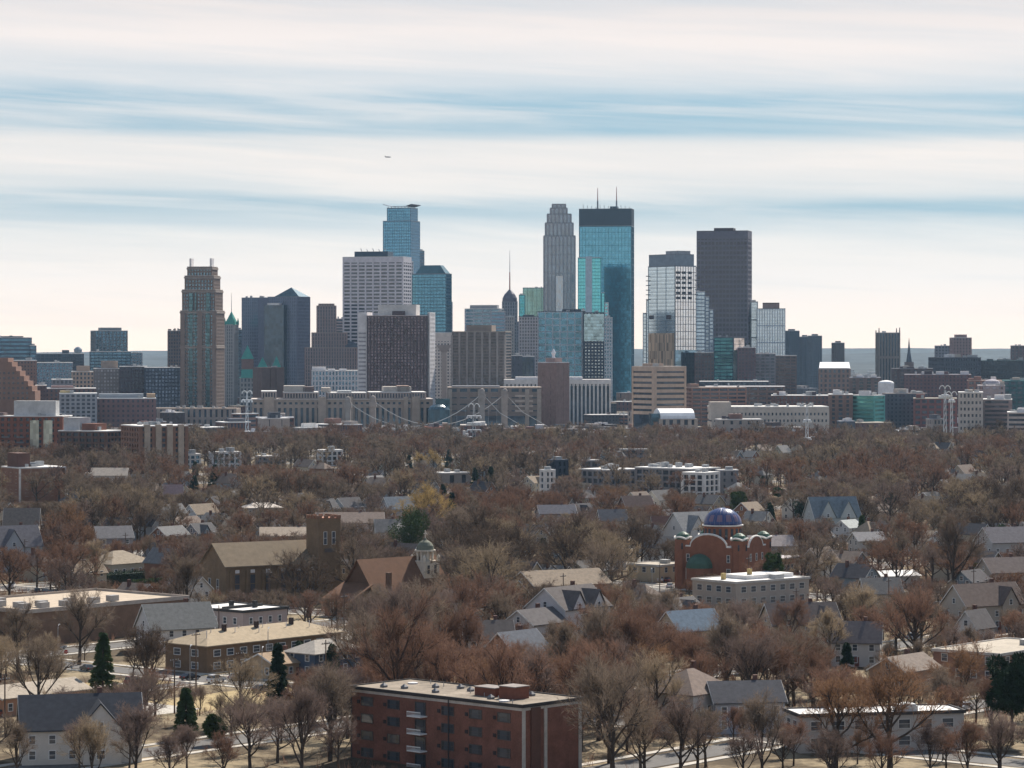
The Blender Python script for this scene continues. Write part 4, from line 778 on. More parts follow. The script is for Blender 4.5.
# ---------------------------------------------------------------- neighbourhood buildings
def flat_building(name, label, pxc, pyc, z, lu, lv, wall, roof, rel=None, cat='building', rows=None, bay=3.6, ww=1.3, wh=1.5, lm=None, units_n=4, parapet=.35, frame=TRIM, seed=1, prot=True, nU=None, nV=None, edge=None, fl=3.0):
    """flat-roofed block given by the picture of its near roof corner, roof height and the two wall lengths along the street grid"""
    x, y = P(pxc, pyc, z); rz = G if rel is None else R(rel)
    root = thing(name, label, cat, (x, y), rz); foot(root, lu, lv)
    MB().box(0, lu, 0, lv, 0, z).build('wall', wall, root)
    e = edge or C(.5,.47,.43)
    rb = MB().box(-.25, lu+.25, -.25, lv+.25, z+.01, z+.12); rb.build('roof', roof, root)
    pb = MB()
    for bx in ((-.3,lu+.3,-.3,.0),(-.3,lu+.3,lv,lv+.3),(-.3,0,.0,lv),(lu,lu+.3,.0,lv)): pb.box(bx[0],bx[1],bx[2],bx[3],z-.25,z+parapet)
    pb.build('parapet', e, root)
    rows = rows if rows is not None else [z - (k+1)*fl + .9 for k in range(int(z//fl))]
    nU = nU or int(lu/bay); nV = nV or int(lv/bay)
    if nU: windows_on(root, 'x', 1, lu-1, rows, nU, lu, lv, ww, wh, frame)
    if nV: windows_on(root, 'y', 1, lv-1, rows, nV, lu, lv, ww, wh, frame)
    units(root, 2, lu-3, 2, lv-3, z+.12, units_n, hs=(.8,1.6), seed=seed)
    if lm: LM.append((lm, x + (lu*math.cos(rz) - lv*math.sin(rz))/2, y + (lu*math.sin(rz) + lv*math.cos(rz))/2))
    if prot:
        for (ea, eb) in ((lu,0),(0,lv)):
            for q_ in range(6):
                qs = [(x + ea*t_*math.cos(rz) - eb*t_*math.sin(rz), y + ea*t_*math.sin(rz) + eb*t_*math.cos(rz)) for t_ in (q_/6, (q_+1)/6)]
                ps = sorted(pix(a_, b_, z)[0] for a_, b_ in qs); PROT.append((ps[0], ps[1], pyc + (14 if prot is True else prot), max(b_ for a_, b_ in qs)))
    return root, x, y
def P_at(root, a, b):
    rz = root.rotation_euler.z; return root.location.x + a*math.cos(rz) - b*math.sin(rz), root.location.y + a*math.sin(rz) + b*math.cos(rz)

# --- the brick apartment block in front
BRICK = M((.20,.09,.065), .9, .3, .35, key='red_brick'); z = 12
root, x, y = flat_building('brick_apartment_block', 'red brick apartment block with tan gravel roof and white corner strips in the foreground', 522, 706.5, z, 14.5, 40, BRICK, M((.25,.21,.165),.95,.38,.22,key='gravel'), rel=47, cat='apartment building', rows=[], lm='the red brick apartment block', units_n=0, parapet=.3, edge=C(.05,.045,.045), prot=60)
MB().box(-.1, 14.6, -.1, 40.1, z-.75, z-.27).build('fascia', C(.50,.46,.42), root)
for r_ in range(4):
    zz = z - 2.7 - r_*2.9
    for k in range(6):
        c_ = 4.0 + k*6.4
        if k == 3:
            MB().box(-1.7, -.02, c_-1.6, c_+1.6, zz-.9, zz-.7).build('balcony', WHITE_M, root)
            rl = MB().box(-1.7,-1.62,c_-1.6,c_+1.6,zz-.1,zz+.05)
            for s_ in range(13): rl.box(-1.69,-1.64,c_-1.6+s_*.26,c_-1.55+s_*.26,zz-.7,zz-.1)
            rl.build('balcony_rail', WHITE_M, root); win(root, 'y', c_, zz-.6, 2.3, 2.0, C(.08,.07,.065), PANE)
        else:
            win(root, 'y', c_, zz-.1, 2.7, 1.35, C(.10,.085,.08), PANE)
            MB().box(-.12, -.0, c_+1.75, c_+2.4, zz+.1, zz+.7).build('wall_vent', C(.05,.04,.04), root)
    win(root, 'x', 3.0, zz-.1, 1.5, 1.35, C(.10,.085,.08), PANE)
for c_ in (.35, 5.6, 14.1): MB().box(c_-.35, c_+.35, -.16, .05, 0, z-.3).build('white_corner_strip', C(.46,.43,.39), root)
MB().box(2.0, 4.2, -.3, .1, 0, z-.4).build('recess_panel', C(.12,.06,.045), root)
for c_ in (16.5, 39.7): MB().tube([(-.2, c_, 0), (-.2, c_, z-.2)], .11).build('downpipe', C(.06,.05,.05), root)
RB = M((.19,.075,.05), .9, .2, .6, key='dark_brick')
for (u0, v0, du, dv, hh) in ((5,6.2,3.4,3.6,2.1),(5.4,11.2,3.2,4.6,1.5)):
    c_ = MB().box(u0,u0+du,v0,v0+dv,z+.12,z+hh).build('roof_hut', RB, root); MB().box(-.15+u0,u0+du+.15,v0-.15,v0+dv+.15,z+hh,z+hh+.15).build('hut_cap', C(.25,.22,.2), c_)
for (u0, v0) in ((4,31),(8.5,28),(3.4,23),(8.8,20),(3.2,10),(9,16),(3,35),(11,8),(10.5,24)):
    MB().box(u0-.45,u0+.45,v0-.45,v0+.45,z+.12,z+.45).add([(u0-.5,v0-.5,z+.46),(u0+.5,v0-.5,z+.46),(u0+.5,v0+.5,z+.46),(u0-.5,v0+.5,z+.46),(u0,v0,z+.95)],[(0,1,4),(1,2,4),(2,3,4),(3,0,4),(0,3,2,1)]).build('roof_vent', C(.16,.16,.17,rough=.4), root)
for (u0, v0) in ((10,35),(2.2,6)): MB().lathe(u0,v0,[(.9,z+.12),(.9,z+.35),(.5,z+.4)],12).build('roof_hatch', WHT, root)
for k in range(7): MB().tube([(1+k*1.9, 3+k*5, z+.1),(1+k*1.9, 3+k*5, z+.8)], .07).build('roof_pipe', METAL, root)

# --- low brown school-like block, left
root, x, y = flat_building('low_brick_hall', 'long low brown brick hall with tan roof and a row of grey rooftop units', 27, 612.5, 8, 52, 34, M((.20,.125,.085),.9,.2,.4,key='brown_brick'), M((.46,.38,.29),.95,.15,.3,key='tan_gravel'), lm='the long low brown hall', rows=[], units_n=0, parapet=.7, edge=C(.42,.36,.31), prot=24)
for (u_, v_) in ((2,4),(4,8),(3,14),(7,3),(10,7),(14,3),(19,7),(24,4),(31,5),(8,20)):
    MB().box(u_,u_+2.6,v_,v_+1.9,8.3,9.7).build('rooftop_unit', C(.33,.32,.31), root)
# --- pale two storey flat-roofed flats
root, x, y = flat_building('white_roofed_flats', 'two storey pinkish grey flats with a bright white roof and small windows', 243, 612, 7.5, 15, 19, M((.42,.35,.33),.8,.1,.5), ROOF_W, lm='the white roofed flats', units_n=0, frame=WHITE_M, ww=1.0, wh=1.4, bay=3.4, rows=[1.2,4.5], parapet=.4, edge=C(.06,.06,.06), prot=26)
for u_, v_ in ((5,9),(9,5)): MB().box(u_,u_+.9,v_,v_+.9,7.6,9.3).build('chimney', C(.04,.04,.04), root)
MB().box(.5,14,7.3,7.7,7.6,8.3).build('party_parapet', C(.05,.05,.05), root)

def hip(root, lu, lv, ze, zr, mat, ov=.6):
    i = min(lu, lv)/2
    if lu >= lv: r0, r1 = (i, lv/2), (lu-i, lv/2)
    else: r0, r1 = (lu/2, i), (lu/2, lv-i)
    v = [(-ov,-ov,ze),(lu+ov,-ov,ze),(lu+ov,lv+ov,ze),(-ov,lv+ov,ze),(*r0,zr),(*r1,zr)]
    f = [(0,1,5,4),(1,2,5),(2,3,4,5),(3,0,4)] if lu >= lv else [(0,1,4),(1,2,5,4),(2,3,5),(3,0,4,5)]
    mb = MB().add(v, f + [(3,2,1,0)]); mb.box(-ov+.02, lu+ov-.02, -ov+.02, lv+ov-.02, ze-.22, ze-.01); return mb.build('roof', mat, root)
SH_T = M((.36,.29,.20),.95,.18,.8,key='tan_shingles')
x, y = P(207, 646, 6); root = thing('tan_hip_roof_flats', 'long brown brick flats under a tan hip roof beside the parked cars', 'apartment building', (x, y), G); foot(root, 42, 13)
LM.append(('the tan hip roofed flats', *P_at(root, 20, 6))); PROT.append((166, 312, 662, y))
MB().box(0,42,0,13,0,6).build('wall', M((.20,.13,.08),.9,.15,.5), root); hip(root, 42, 13, 6, 8.6, SH_T)
windows_on(root,'x',1,41,[.9,3.6],10,42,13,1.9,1.3,WHITE_M); windows_on(root,'y',1,12,[.9,3.6],2,42,13,1.9,1.3,WHITE_M)
for u_ in (10,20,31): MB().box(u_,u_+.8,5,5.8,7.5,9.6).build('chimney', C(.07,.05,.045), root)
for k in range(12): MB().tube([(3+k*3.2, 3.2+(k*7%5), 7),(3+k*3.2, 3.2+(k*7%5), 8.9)], .09).build('vent_pipe', WHT, root)

def house(label, px, D=None, eave=5.6, py=None, L=11, W=8.5, rise=3.4, turn=0, wall=(.6,.58,.54), roof=(.16,.15,.15), cross=None, chim=True, storeys=2, name='gabled_house', prot=None, hiproof=False, xy=None, lm=None, ov=.45, porch=False, frame=WHITE_M, group=None):
    if xy: x, y = xy
    else:
        if D is None: D = (CH - eave) * F / (py - HY)
        x, y = XD(px, D), D
    rz = G + R(turn); root = thing(name, label, 'house', (x, y), rz, group); FOOT.append((x, y, max(L,W)*.52 + 1.0))
    wm = M(wall,.85,.08,.6); rm = M(roof,.95,.22,1.1,key='shingles')
    h = eave; l, w2 = L/2, W/2; R_ = rise
    if hiproof:
        MB().box(-l,l,-w2,w2,0,h).build('wall', wm, root); rr_ = hip(root, L, W, h, h+rise, rm, ov); rr_.location = (-l,-w2,0)
    else:
        MB().add([(-l,-w2,0),(l,-w2,0),(l,w2,0),(-l,w2,0),(-l,-w2,h),(l,-w2,h),(l,w2,h),(-l,w2,h),(-l,0,h+R_),(l,0,h+R_)],
             [(0,3,2,1),(0,1,5,4),(2,3,7,6),(1,2,6,9,5),(3,0,4,8,7)]).build('wall', wm, root)
        e = ov; k = R_/w2; t = .22
        def slab(s):
            a1, b1 = s*(w2+e), h - e*k; pts = [(-l-e,a1,b1),(l+e,a1,b1),(l+e,0,h+R_),(-l-e,0,h+R_)]
            return pts + [(p[0],p[1],p[2]+t) for p in pts]
        mb = MB()
        for s in (-1,1): mb.add(slab(s), [(0,3,2,1),(4,5,6,7),(0,1,5,4),(1,2,6,5),(2,3,7,6),(3,0,4,7)] if s < 0 else [(0,1,2,3),(7,6,5,4),(4,5,1,0),(5,6,2,1),(6,7,3,2),(7,4,0,3)])
        rr_ = mb.build('roof', rm, root)
        for sx_ in (-l-e-.06, l+e-.04):      # white barge boards along the gables
            bb = MB()
            for s in (-1,1): bb.add([(sx_,s*(w2+e),h-e*k-.12),(sx_+.1,s*(w2+e),h-e*k-.12),(sx_+.1,0,h+R_-.12),(sx_,0,h+R_-.12),(sx_,s*(w2+e),h-e*k+.18),(sx_+.1,s*(w2+e),h-e*k+.18),(sx_+.1,0,h+R_+.2),(sx_,0,h+R_+.2)],[(0,3,2,1),(4,5,6,7),(0,1,5,4),(1,2,6,5),(2,3,7,6),(3,0,4,7)])
            bb.build('barge_board', C(.7,.68,.64), root)
    rows = [1.0] if storeys == 1 else [1.0, 3.6]
    n = max(2, int(L/3.2)); m = max(1, int(W/3.4))
    for zz in rows:
        for k_ in range(n):
            c_ = -l + L*(k_+.5)/n
            win(root,'x',c_,zz,1.0,1.35,frame,PANE,-w2); 
        for k_ in range(m):
            c_ = -w2 + W*(k_+.5)/m
            win(root,'y',c_,zz,1.0,1.35,frame,PANE,-l)
    if not hiproof and R_ > 2: win(root,'y',0,h+.35,.9,1.2,frame,PANE,-l)
    dr = MB().box(-.5,.5,-w2-.07,-w2+.02,.1,2.2).build('door', C(.2,.08,.06), root, (L*.04,0,0)); MB().box(.32,.38,-w2-.14,-w2-.06,1.05,1.2).build('handle', METAL, dr)
    if chim: MB().box(l*.3,l*.3+.8,.6,1.4,h,h+R_+1.1).build('chimney', C(.14,.075,.06), rr_, (0,0,0) if not hiproof else (l,w2,0))
    if cross:          # a cross gable on the side towards the viewer
        for cx, cwid, dep, s in cross:     # s: 'x' face (-y side) 
            hh = h + R_*.82; hw = cwid/2; y0 = -w2 - dep
            o1 = MB().add([(cx-hw,y0,0 if dep > .5 else h-.4),(cx+hw,y0,0 if dep > .5 else h-.4),(cx+hw,y0,h+.02),(cx-hw,y0,h+.02),(cx,y0,hh),(cx-hw,0,0 if dep > .5 else h-.4),(cx+hw,0,0 if dep > .5 else h-.4),(cx+hw,0,h+.02),(cx-hw,0,h+.02),(cx,0,hh)],
                 [(0,1,2,4,3),(1,6,7,2),(5,0,3,8),(6,5,8,9,7)]).build('gable_wing', wm, root)
            q_ = hh + .1; e_ = .35
            MB().add([(cx-hw-e_,y0-e_,h-.25),(cx,y0-e_,q_),(cx+hw+e_,y0-e_,h-.25),(cx-hw-e_,.1,h-.25),(cx,.1,q_),(cx+hw+e_,.1,h-.25),(cx-hw-e_,y0-e_,h-.02),(cx,y0-e_,q_+.24),(cx+hw+e_,y0-e_,h-.02),(cx-hw-e_,.1,h-.02),(cx,.1,q_+.24),(cx+hw+e_,.1,h-.02)],
                 [(6,7,10,9),(7,8,11,10),(0,3,4,1),(1,4,5,2),(0,1,7,6),(1,2,8,7),(3,0,6,9),(2,5,11,8)]).build('gable_roof', rm, root)
            win(root,'x',cx,h-.1,.85,1.25,frame,PANE,y0)
            if dep > .5: win(root,'x',cx,1.0,1.3,1.35,frame,PANE,y0)
    if porch:
        MB().box(-l*.7,l*.7,-w2-2.2,-w2,2.45,2.65).build('porch_roof', rm, root)
        for s_ in (-1,0,1): MB().box(s_*l*.65-.09,s_*l*.65+.09,-w2-2.1,-w2-1.9,0,2.45).build('porch_post', WHITE_M, root)
    if prot is not None: a_ = 1.15*max(L,W)/2*F/y; PROT.append((512+F*x/y-a_, 512+F*x/y+a_, prot, y))
    if lm: LM.append((lm, x, y))
    return root
# churches
TANBR = M((.21,.145,.09),.9,.18,.4,key='tan_brick')
x, y = P(226, 566, 11); root = thing('brick_church', 'tan brick church with broad brown gable roof and a square crenellated tower', 'church', (x, y), R(32)); foot(root, 36, 15)
LM.append(('the tan brick church', *P_at(root, 18, 8))); PROT.append((200, 338, 588, y+22))
h, rt = 11, 5.5; l, w2 = 34, 15
MB().add([(0,0,0),(l,0,0),(l,w2,0),(0,w2,0),(0,0,h),(l,0,h),(l,w2,h),(0,w2,h),(0,w2/2,h+rt),(l,w2/2,h+rt)],[(0,3,2,1),(0,1,5,4),(2,3,7,6),(1,2,6,9,5),(3,0,4,8,7)]).build('wall', TANBR, root)
e = .7; MB().add([(-e,-e,h-.5),(l+e,-e,h-.5),(l+e,w2/2,h+rt),(-e,w2/2,h+rt),(-e,-e,h-.2),(l+e,-e,h-.2),(l+e,w2/2,h+rt+.3),(-e,w2/2,h+rt+.3)],[(0,3,2,1),(4,5,6,7),(0,1,5,4),(1,2,6,5),(2,3,7,6),(3,0,4,7)]).add([(-e,w2+e,h-.5),(l+e,w2+e,h-.5),(l+e,w2/2,h+rt),(-e,w2/2,h+rt),(-e,w2+e,h-.2),(l+e,w2+e,h-.2),(l+e,w2/2,h+rt+.3),(-e,w2/2,h+rt+.3)],[(0,1,2,3),(7,6,5,4),(4,5,1,0),(5,6,2,1),(6,7,3,2),(7,4,0,3)]).build('roof', M((.205,.16,.11),.95,.15,.5,key='brown_shingles'), root)
for k in range(7): MB().box(1+k*4.9,1.7+k*4.9,-.6,.02,0,h-1.5).build('buttress', TANBR, root); win(root,'x',3.4+k*4.7,3.4,1.4,5.0,TANBR,PANE); win(root,'x',3.4+k*4.7,h-2.0,1.0,.6,WHITE_M,glass((.7,.72,.75),.2,.2,(2,2),.2))
win(root,'y',5,3,1.3,4,TRIM); win(root,'y',10,3,1.3,4,TRIM)
tx, ty = 27, -2.6; zt_ = 23.0
tw = MB().box(tx,tx+7,ty,ty+7,0,zt_); tw.build('tower', TANBR, root)
cr = MB()
for k in range(4):
    for s_ in (0,1):
        cr.box(tx+k*1.95,tx+k*1.95+1.1,ty-.15+s_*6.8,ty+.35+s_*6.8,zt_,zt_+1.0) ; cr.box(tx-.16+s_*6.8,tx+.34+s_*6.8,ty+k*1.95+.02,ty+k*1.95+1.08,zt_,zt_+.98)
cr.build('battlement', C(.25,.14,.09), root); MB().box(tx+.4,tx+6.6,ty+.4,ty+6.6,zt_-.01,zt_+.3).build('tower_roof', C(.35,.17,.11), root)
for c_ in (tx+2.2, tx+4.8): win(root,'x',c_,zt_-7,.9,3.4,TRIM,PANE,ty)
MB().box(tx+2,tx+5,ty-.25,ty,zt_-9.2,zt_-8.2).build('stone_sill', C(.12,.1,.09), root)
# the second church with the white cupola
x, y = P(360, 601, 4.5); root = thing('steep_roof_church', 'brown brick church with steep rust roof and white stone cupola tower', 'church', (x, y), R(43)); foot(root, 30, 14)
LM.append(('the steep roofed church', *P_at(root, 15, 7))); PROT.append((326, 436, 592, y+26))
RUST = M((.175,.092,.055),.9,.16,.6,key='rust_shingles'); BB = M((.15,.09,.06),.9,.18,.5,key='church_brick')
x0, x1, w2, h, rt = 5, 31, 13, 6.4, 8.0
MB().add([(x0,0,0),(x1,0,0),(x1,w2,0),(x0,w2,0),(x0,0,h),(x1,0,h),(x1,w2,h),(x0,w2,h),(x0,w2/2,h+rt),(x1,w2/2,h+rt)],[(0,3,2,1),(0,1,5,4),(2,3,7,6),(1,2,6,9,5),(3,0,4,8,7)]).build('wall', BB, root)
MB().add([(x0-e,-e,h-.8),(x1+e,-e,h-.8),(x1+e,w2/2,h+rt),(x0-e,w2/2,h+rt),(x0-e,-e,h-.5),(x1+e,-e,h-.5),(x1+e,w2/2,h+rt+.3),(x0-e,w2/2,h+rt+.3)],[(0,3,2,1),(4,5,6,7),(0,1,5,4),(1,2,6,5),(2,3,7,6),(3,0,4,7)]).add([(x0-e,w2+e,h-.8),(x1+e,w2+e,h-.8),(x1+e,w2/2,h+rt),(x0-e,w2/2,h+rt),(x0-e,w2+e,h-.5),(x1+e,w2+e,h-.5),(x1+e,w2/2,h+rt+.3),(x0-e,w2/2,h+rt+.3)],[(0,1,2,3),(7,6,5,4),(4,5,1,0),(5,6,2,1),(6,7,3,2),(7,4,0,3)]).build('roof', RUST, root)
# narthex with lean-to slopes
MB().box(-2,x0-.05,1,12,0,4.6).build('narthex', BB, root)
MB().add([(-2.7,.4,4.4),(x0,.4,8.3),(x0,12.6,8.3),(-2.7,12.6,4.4),(-2.7,.4,4.62),(x0,.4,8.6),(x0,12.6,8.6),(-2.7,12.6,4.62)],[(0,3,2,1),(4,5,6,7),(0,1,5,4),(1,2,6,5),(2,3,7,6),(3,0,4,7)]).build('lean_to_roof', RUST, root)
MB().box(x0+4,x0+5.2,-.8,.3,0,h+5).build('chimney', BB, root)
for k in range(5): win(root,'x',x0+3+k*5,1.6,1.3,3.0,TRIM)
for k in range(2): win(root,'y',4+k*5,1.2,1.1,2.4,TRIM,PANE,-2)
CR = M((.62,.55,.45),.8,.15,.8,key='cream_stone'); cx, cy = 26.5, 4.5; zt_ = 13.2
MB().box(cx-2.7,cx+2.7,cy-2.7,cy+2.7,5,zt_).build('cupola_base', CR, root)
for k in range(8): a_ = R(45*k+22); MB().tube([(cx+2.1*math.cos(a_),cy+2.1*math.sin(a_),zt_),(cx+2.1*math.cos(a_),cy+2.1*math.sin(a_),zt_+2.8)], .3).build('column', CR, root)
MB().lathe(cx,cy,[(2.9,zt_+.01),(2.9,zt_+.35),(1.4,zt_+.36),(1.4,zt_+2.8),(2.8,zt_+2.82),(2.8,zt_+3.2)],16).build('lantern', CR, root)
dm = MB().lathe(cx,cy,[(2.4,zt_+3.21),(2.2,zt_+4.3),(1.5,zt_+5.2),(.5,zt_+5.8),(.2,zt_+6.3)],16).build('dome', C(.16,.17,.13), root, smooth=False); MB().tube([(cx,cy,zt_+6.2),(cx,cy,zt_+8.4)], .12).box(cx-.55,cx+.55,cy-.08,cy+.08,zt_+7.4,zt_+7.6).build('cross', CR, dm)
for sx_, sy_ in ((-1,-1),(1,-1),(1,1),(-1,1)): MB().lathe(cx+sx_*2.5,cy+sy_*2.5,[(.5,zt_),(.5,zt_+1.2),(.1,zt_+2)],8).build('pinnacle', CR, root)
for k in (-1.2, 1.2): win(root,'x',cx+k,10.2,.9,2.2,CR,PANE,cy-2.72)
MB().box(11,33,-10,-.6,0,4.0).build('annexe', M((.36,.30,.27),.9,.1,.5), root); MB().box(10.7,33.3,-10.3,-.4,4.01,4.3).build('annexe_roof', ROOF_T, root); units(root,13,30,-9,-4,4.3,3,mat=DARK_M,hs=(.5,1),seed=4)

# domed orthodox-style church
root, a, b = site('domed_brick_church', 'red brick church with a blue patterned dome, green half dome and scalloped white eaves', 'church', 674, 742, 771, 845, 65, lm='the blue domed church')
D = 845; RBK = M((.27,.115,.07),.9,.18,.5,key='church_red_brick'); H = 12.4
MB().box(0,a,0,b,0,H).build('wall', RBK, root); MB().box(.6,a-.6,.6,b-.6,H+.01,H+.25).build('roof', C(.62,.60,.57), root)
GRN = M((.07,.13,.095),.5,.2,.6,key='green_copper'); WT = C(.74,.71,.66)
def arch_gable(root, c, half, z0, r, face):
    """wall that ends in a round white-edged arch"""
    n = 12; pts = [(c-half, z0)] + [(c - r*math.cos(math.pi*i/n), z0 + r*.62*math.sin(math.pi*i/n)) for i in range(n+1)] + [(c+half, z0)]
    m = len(pts)
    def put(u, z, d): return (u, d, z) if face == 'x' else (d, u, z)
    MB().add([put(u,z,.05) for u,z in pts] + [put(u,z,1.2) for u,z in pts] , [tuple(range(m)) if face=='x' else tuple(range(m))[::-1], tuple(range(m,2*m))[::-1] if face=='x' else tuple(range(m,2*m))] + [((i+1)%m,i,i+m,(i+1)%m+m) if face=='x' else (i,(i+1)%m,(i+1)%m+m,i+m) for i in range(m)]).build('arched_gable', RBK, root)
    MB().tube([put(u, z+.15, .3) for u, z in pts], .34, n=6).build('white_eave', WT, root)
arch_gable(root, b*.5, b*.34, H, b*.27, 'y'); arch_gable(root, a*.5, a*.34, H, a*.24, 'x')
MB().lathe(0, 0, [(4.1,0),(4.1,0.01),(3.9,1.4),(3.1,2.8),(1.8,3.7),(.2,4.1)], 20, 90, 270).build('green_half_dome', GRN, root, (-.05, b*.62, 6.4)); MB().lathe(0,0,[(4.0,0),(4.0,6.35)],20,90,270).build('apse', RBK, root, (0,b*.62,0))
for (u_, v_, hh) in ((1.6,1.6,3.3),(1.6,b-1.9,3.2),(a-1.6,1.6,3.0),(a-1.6,b-1.6,3.0)):
    MB().prism([(u_+2.35*math.cos(R(t_)), v_+2.35*math.sin(R(t_))) for t_ in range(22,382,45)], 0, H+hh-1.2).build('corner_turret', RBK, root)
    pts = [(u_+2.45*math.cos(R(t_)), v_+2.45*math.sin(R(t_)), H+hh-1.0+.55*abs(math.cos(R(t_*2)))) for t_ in range(0,361,15)]
    MB().tube(pts, .30, n=5).build('white_eave', WT, root)
    MB().lathe(u_,v_,[(2.3,H+hh-1.21),(2.2,H+hh-.6),(1.7,H+hh+.3),(.9,H+hh+.85),(.1,H+hh+1.05)],14).build('small_green_dome', GRN, root)
    for t_ in (200, 270, 340): MB().box(-.25,.25,-.1,.1,H-.8,H+1.0).build('turret_window', PANE, root, (u_+2.25*math.cos(R(t_)), v_+2.25*math.sin(R(t_)), 0), R(t_+90))
for f_ in (.2,.8): win(root,'y',b*f_,3.0,1.1,3.2,WT); win(root,'y',b*f_,8.2,.8,2.0,WT)
for f_ in (.3,.5,.7): win(root,'x',a*f_,3.0,1.1,3.4,WT); win(root,'x',a*f_,8.4,.8,2.0,WT)
cx, cy = a*.5, b*.5; zd = 18.2; rd = 5.6
dr = MB().lathe(cx,cy,[(rd,H),(rd,zd)],24).build('drum', RBK, root)
for k in range(20): a_ = R(18*k); MB().box(-.38,.38,-.12,.1,H+2.0,zd-.7).build('drum_window', PANE, dr, (cx+(rd+.02)*math.cos(a_), cy+(rd+.02)*math.sin(a_), 0), a_+math.pi/2)
MB().lathe(cx,cy,[(rd+.45,zd),(rd+.45,zd+.35),(rd,zd+.36)],24).build('drum_cornice', WT, root)
def dome_mat():
    m = bpy.data.materials.new('patterned_dome'); m.use_nodes = True; nt = m.node_tree; bsd = nt.nodes['Principled BSDF']; bsd.inputs['Roughness'].default_value = .28
    tc = N(nt,'ShaderNodeTexCoord'); s = N(nt,'ShaderNodeSeparateXYZ'); nt.links.new(tc.outputs['Object'], s.inputs[0])
    an = math_node(nt,'ARCTAN2', s.outputs[1], s.outputs[0]); f = math_node(nt,'FRACT', math_node(nt,'MULTIPLY', an, 12/(2*math.pi)))
    inr = math_node(nt,'LESS_THAN', math_node(nt,'ABSOLUTE', math_node(nt,'SUBTRACT', f, .5)), .30)
    zz = math_node(nt,'LESS_THAN', math_node(nt,'ABSOLUTE', math_node(nt,'SUBTRACT', s.outputs[2], 2.0)), .95)
    mx = N(nt,'ShaderNodeMix', data_type='RGBA'); nt.links.new(math_node(nt,'MULTIPLY', inr, zz), mx.inputs['Factor']); mx.inputs['A'].default_value = (.03,.055,.18,1); mx.inputs['B'].default_value = (.20,.13,.19,1)
    nt.links.new(mx.outputs['Result'], bsd.inputs['Base Color']); return m
dome = MB().lathe(0,0,[(rd*math.cos(R(t_)), 4.9*math.sin(R(t_))) for t_ in range(0,91,6)],36).build('blue_dome', dome_mat(), root, (cx,cy,zd+.36), smooth=True)
for k in range(24):
    a_ = R(15*k); MB().tube([((rd+.02)*math.cos(R(t_))*math.cos(a_), (rd+.02)*math.cos(R(t_))*math.sin(a_), 4.92*math.sin(R(t_))) for t_ in range(0,90,10)], .04, n=3).build('dome_rib', C(.25,.24,.28,rough=.4), dome)
MB().box(a*.55, a+24, 1.5, b*.55, 0, 7.2).build('hall', RBK, root); MB().box(a*.5, a+24.4, 1.1, b*.56, 7.21, 7.6).build('hall_roof', C(.42,.38,.38), root)
for k in range(8): win(root,'x',a+2+k*2.8,3.6,1.9,1.8,TRIM,PANE,1.5)
PROT.append((672, 835, 572, 845)); FOOT.append((*P_at(root, a+12, 6), 12))
root, x, y = flat_building('cream_flat_offices', 'cream two storey flat building with bright white roof in front of the domed church', 736, 583, 7, 28, 17, M((.40,.34,.29),.9,.12,.4), ROOF_W, rel=40, bay=3.8, ww=1.8, wh=1.5, rows=[1.1,4.3], lm='the cream flat offices', prot=20, units_n=3)
MB().box(9,27,5,14,7.13,8.2).build('roof_step', C(.74,.72,.69), root); MB().box(12,13,7,8,8.2,9.8).build('chimney', C(.45,.34,.15), root); MB().box(4,5,9,10,7.1,8.9).build('chimney', C(.45,.34,.15), root)

# modern long apartment block in the trees, and others
MW = st(C(.22,.21,.22), G_DK, fl=3.0, bay=3.6, pier=.3, span=.35, rel=.4, roof=ROOF_W)
def modern(name, label, x0, xc, x1, yt, D, rel, s_, prot, **k):
    r = simple(name, label, x0, xc, x1, yt, D, rel, s_, cat='apartment building', **k); PROT.append((x0, x1, prot, D)); return r
modern('long_modern_flats', 'long grey modern flats with bright roof and white balcony grid in the woods', 636, 690, 719, 470, 1400, 52, st(C(.24,.22,.22), G_DK, fl=3.0, bay=4.0, pier=.2, span=.3, rel=.6, roof=ROOF_W), 489, lm='the long modern flats', roofn=12)
modern('white_balcony_flats', 'white framed flats at the corner of the long modern flats', 683, 704, 718, 474, 1372, 60, st(C(.66,.64,.62), G_DK, fl=3.0, bay=4.0, pier=.25, span=.22, rel=.7, roof=ROOF_W), 492, roofn=2)
modern('grey_end_flats', 'plain dark grey end block right of the white framed flats', 717, 719, 737, 471, 1395, 15, st(C(.17,.17,.185), G_DK, fl=3.0, bay=5, pier=.6, span=.5, roof=ROOF_W), 486, roofn=1)
modern('west_modern_flats', 'grey modern flats with bright roof left of the long modern flats', 582, 610, 640, 471, 1430, 45, MW, 484, roofn=8)
modern('dark_stair_tower', 'dark blue stair tower with white side in the woods', 548, 556, 567, 461, 1480, 40, st(C(.04,.055,.08), G_NAVY, fl=3.2, bay=4, pier=.5, roof=NAVYW), 474, roofn=1)
modern('white_frame_flats', 'slim white framed flats below the dark stair tower', 541, 545, 554, 471, 1400, 30, st(C(.60,.57,.55), G_DK, fl=3.0, bay=3, pier=.4, span=.35), 490, roofn=1)
modern('white_roof_shop', 'low building with white roof beside the dark stair tower', 582, 584, 598, 461, 1640, 15, MW, 468, roofn=1)
modern('flat_canopy_building', 'long low grey canopy roof alone in the woods', 620, 621, 647, 450, 1820, 10, st(GREYB, G_DK, fl=3, bay=5, pier=.3, roof=C(.45,.47,.48)), 456, roofn=0)
modern('white_townhouses', 'white modern townhouses with flat roofs among trees', 210, 213, 240, 453, 1700, 14, st(C(.62,.64,.66), G_BL, fl=2.8, bay=3.4, pier=.3, span=.3, rel=.6), 465, roofn=3, lm='the white modern townhouses')
